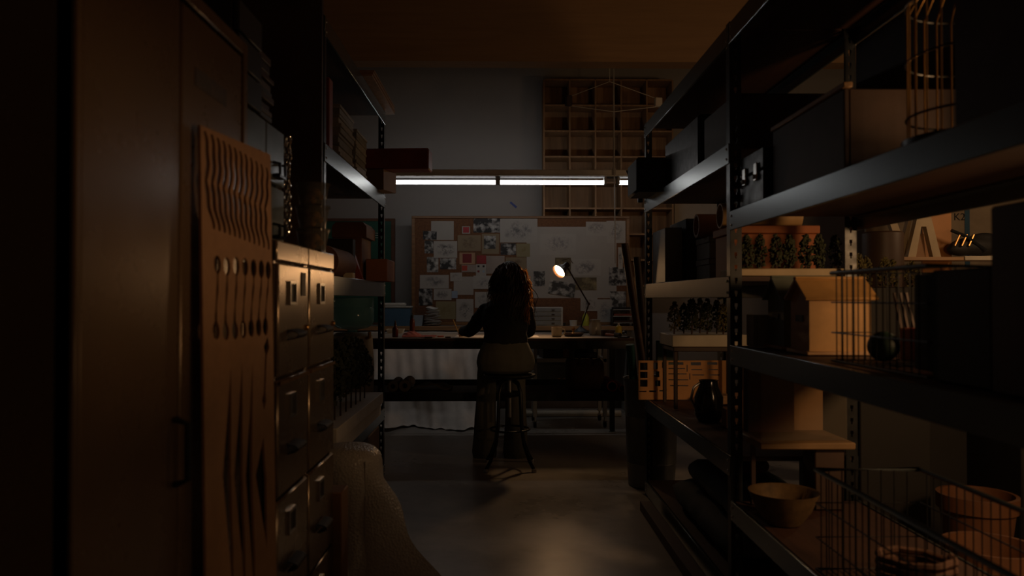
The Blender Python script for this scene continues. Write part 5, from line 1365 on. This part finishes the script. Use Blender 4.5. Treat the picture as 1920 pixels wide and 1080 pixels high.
# floor level: wire cage with terracotta pots beyond the rack
zf = .0
one('burlap_sack', remeshed(MB().ell((1.12, 2.62, .13), (.19, .22, .13), 20, 14).ell((1.12, 2.6, .27), (.09, .1, .07), 14, 10), .015, 2), mat('burlap', (.20, .14, .05), .9, 0, .25, 40), 'lumpy olive-brown sack on the floor under the right rack', 'sack')
one('wire_crate_base', MB().b2(.94, 1.36, 1.3, 2.2, .0, .12, .006), M_darkbrown, 'flat dark crate on the floor under the large wire basket', 'crate')

# ------------------------------------------------------------------ store area beyond the right rack
SD = 5.55
q = at(1715, 478, SD); q1 = at(1860, 478, SD)
t = thing('plank_shelving', 'orange wood shelving unit with planks beyond the right rack', 'shelf unit', (3.2, SD + .15, 0))
pl0, pl1 = at(1762, 440, SD), at(1786, 440, SD)
MB().b2(pl0.x - .12, pl1.x, SD + .01, SD + .035, 0.0, 2.2, .003).build('side_board', mat('orange_pine', (.42, .19, .06), .55, 0, .2, 3), t)
zA = at(1740, 484, SD).z
MB().b2(q.x - .5, pl1.x - .02, SD - .17, SD + .01, zA - .024, zA, .002).build('shelf', M_plyx, t)
zS = at(1820, 482, SD).z
MB().b2(pl1.x, 4.3, SD - .15, SD + .035, zS - .03, zS, .002).build('shelf', M_cream, t)
MB().b2(q.x - .5, q.x - .475, SD - .17, SD + .02, 0, zA - .025, .002).build('side_board', M_plyx, t)
MB().b2(4.275, 4.3, SD - .15, SD + .035, 0, zS - .031, .002).build('side_board', M_plyx, t)
zl_ = zS - .26
MB().b2(q.x - .47, 4.27, SD - .15, SD + .008, zl_ - .02, zl_, .002).build('shelf', M_plyx, t)
# letter A
def letter_pts(px, py): 
    p = at(px, py, SD - .1); return (p.x, p.z)
LA = [(1699, 482), (1718, 400), (1742, 400), (1762, 482), (1746, 482), (1742, 468), (1741, 463), (1730, 420), (1727, 420), (1714, 482)]
LA = [(1699, 481), (1717, 405), (1742, 405), (1761, 481), (1746, 481), (1733, 424), (1724, 424), (1714, 481)]
pts = [letter_pts(*p) for p in LA]
zmin = min(p[1] for p in pts); pts = [(x, z - zmin + zA + .001) for x, z in pts]
one('letter_a', MB().prism(pts, .05, Matrix.Translation((0, SD - .1, 0))), mat('letter_cream', (.40, .31, .19), .6), 'big cream wooden capital letter A standing on the plank shelf', 'letter').data
xm0, xm1 = pts[5][0], pts[6][0]
bar = [letter_pts(*p) for p in ((1717, 470), (1722, 452), (1738, 452), (1744, 470))]
one('paper_card', MB().prism([(x, z) for x, z in [letter_pts(*p) for p in ((1719, 481), (1722, 437), (1736, 437), (1740, 481))]], .006, Matrix.Translation((0, SD - .068, zA + .003 - zmin))), M_card, 'brown card leaning behind the letter A', 'card')
VV = [letter_pts(*p) for p in ((1684, 423), (1690, 421), (1704, 452), (1702, 458))]
vz = [letter_pts(*p) for p in ((1670, 405), (1684, 405), (1700, 448), (1711, 405), (1716, 405), (1703, 482), (1697, 482))]
one('letter_v', MB().prism([(x, z - min(q[1] for q in vz) + zA + .001) for x, z in vz], .045, Matrix.Translation((0, SD - .035, 0))), mat('letter_cream', (.40, .31, .19), .6), 'slanted cream letter V behind the capital A', 'letter')
# dark drum and gear
dx = at(1655, 450, 5.0).x
one('dark_drum', MB().lathe([(0, 0), (.12, 0), (.12, .62), (.125, .65), (.125, 1.64), (.115, 1.65), (0, 1.65)], (dx, 5.0, 0), 36), mat('dark_umber_drum', (.07, .04, .025), .5), 'tall dark brown drum beyond the right rack before the letters', 'drum')
gx = at(1815, 455, SD - .08).x
t = thing('camera_gear', 'heap of black equipment with bright metal fittings on the cream shelf', 'equipment', (gx, SD - .06, zS))
mb = MB(); mb.ell((gx + .07, SD - .085, zS + .072), (.21, .07, .07), 20, 12); mb.ell((gx - .06, SD - .085, zS + .052), (.1, .06, .05), 14, 10); mb.ell((gx + .12, SD - .08, zS + .12), (.12, .05, .05), 14, 10)
remeshed(mb, .012, 2).build('bag', M_blackmat, t)
for k in range(3): MB().tube([(gx - .14 + .05 * k, SD - .155, zS + .07), (gx - .10 + .05 * k, SD - .15, zS + .15)], .008, 8).build('fitting', M_brass, t)
MB().tube([(gx - .16, SD - .15, zS + .18), (gx - .06, SD - .15, zS + .14), (gx + .08, SD - .155, zS + .04)], .012, 8).build('strap', M_black, t)
# little wooden chairs / models on the lower plank
for k, px in enumerate((1752, 1775, 1800, 1824, 1845)):
    x = at(px, 510, SD - .08).x; y = SD - .08
    t = thing('model_chair', '%s small orange model chair in the row on the low plank under the letter A' % ['first', 'second', 'third', 'fourth', 'fifth'][k], 'model chair', (x, y, zl_), 0, 'model chairs on the low plank')
    s = .035; mm = mat('orange_pine', (.42, .19, .06), .55)
    MB().b2(x - s, x + s, y - s, y + s, zl_ + .045, zl_ + .053, .001).build('seat', mm, t)
    MB().b2(x - s, x + s, y + s - .007, y + s, zl_ + .053, zl_ + .115, .001).build('backrest', mm, t)
    for ax in (-1, 1):
        for ay in (-1, 1): MB().b2(x + ax * (s - .004) - .004, x + ax * (s - .004) + .004, y + ay * (s - .004) - .004, y + ay * (s - .004) + .004, zl_ + .0005, zl_ + .045).build('leg', mm, t)
# panel behind with blue tape and marker letters
one('tall_board', MB().b2(3.0, 4.9, SD + .75, SD + .78, 0, 2.6), mat('warm_plaster', (.30, .24, .17), .7), 'large pale board standing behind the cream shelf', 'board')
bl = at(1813, 410, SD + .749)
one('tape_strip', MB().b2(bl.x - .02, bl.x + .02, SD + .744, SD + .749, bl.z - .4, bl.z + .35), mat('blue_grey_tape', (.03, .09, .16), .5), 'vertical blue-grey tape strip on the large pale board', 'tape')
txt = bpy.data.curves.new('marker', 'FONT'); txt.body = 'K2'; txt.size = .085; txt.extrude = .001
to = bpy.data.objects.new('marker', txt); COL.objects.link(to)
dg = bpy.context.evaluated_depsgraph_get(); dg.update()
tmsh = bpy.data.meshes.new_from_object(to.evaluated_get(dg)); bpy.data.objects.remove(to)
lp = at(1788, 413, SD + .748)
tmb = MB().add([(lp.x + v.co.x, SD + .7485 - v.co.z, lp.z + v.co.y) for v in tmsh.vertices], [tuple(p.vertices) for p in tmsh.polygons])
one('marker_lettering', tmb, M_blackmat, 'small black letters marked on the large pale board beside the tape', 'lettering')
# floor things beyond the rack, seen through it
one('dark_crate', MB().b2(1.66, 2.28, 3.75, 4.3, 0, .95, .008), M_blackmat, 'big black crate on the floor beyond the right rack, closer to the aisle', 'crate')
one('dark_crate', MB().b2(2.34, 3.15, 3.45, 4.1, 0, .92, .008), M_blackmat, 'big black crate beyond the right rack, farther from the aisle', 'crate')
for k, (x, y, r, h) in enumerate(((1.75, 2.75, .16, .34), (2.16, 2.70, .17, .36), (1.95, 3.15, .15, .42))):
    one('terracotta_pot', MB().lathe([(0, 0), (r * .62, 0), (r * .92, h - .06), (r, h - .06), (r, h), (r * .9, h), (r * .85, h - .05), (r * .55, .03), (0, .03)], (x, y, 0), 36), mat('terracotta_pot', (.13, .05, .018), .7, 0, .15, 10), ['terracotta pot on the floor beyond the rack, standing closest to the wire basket', 'terracotta pot beyond the rack, farthest from the aisle', 'tallest terracotta pot beyond the rack, behind the other two'][k], 'pot')
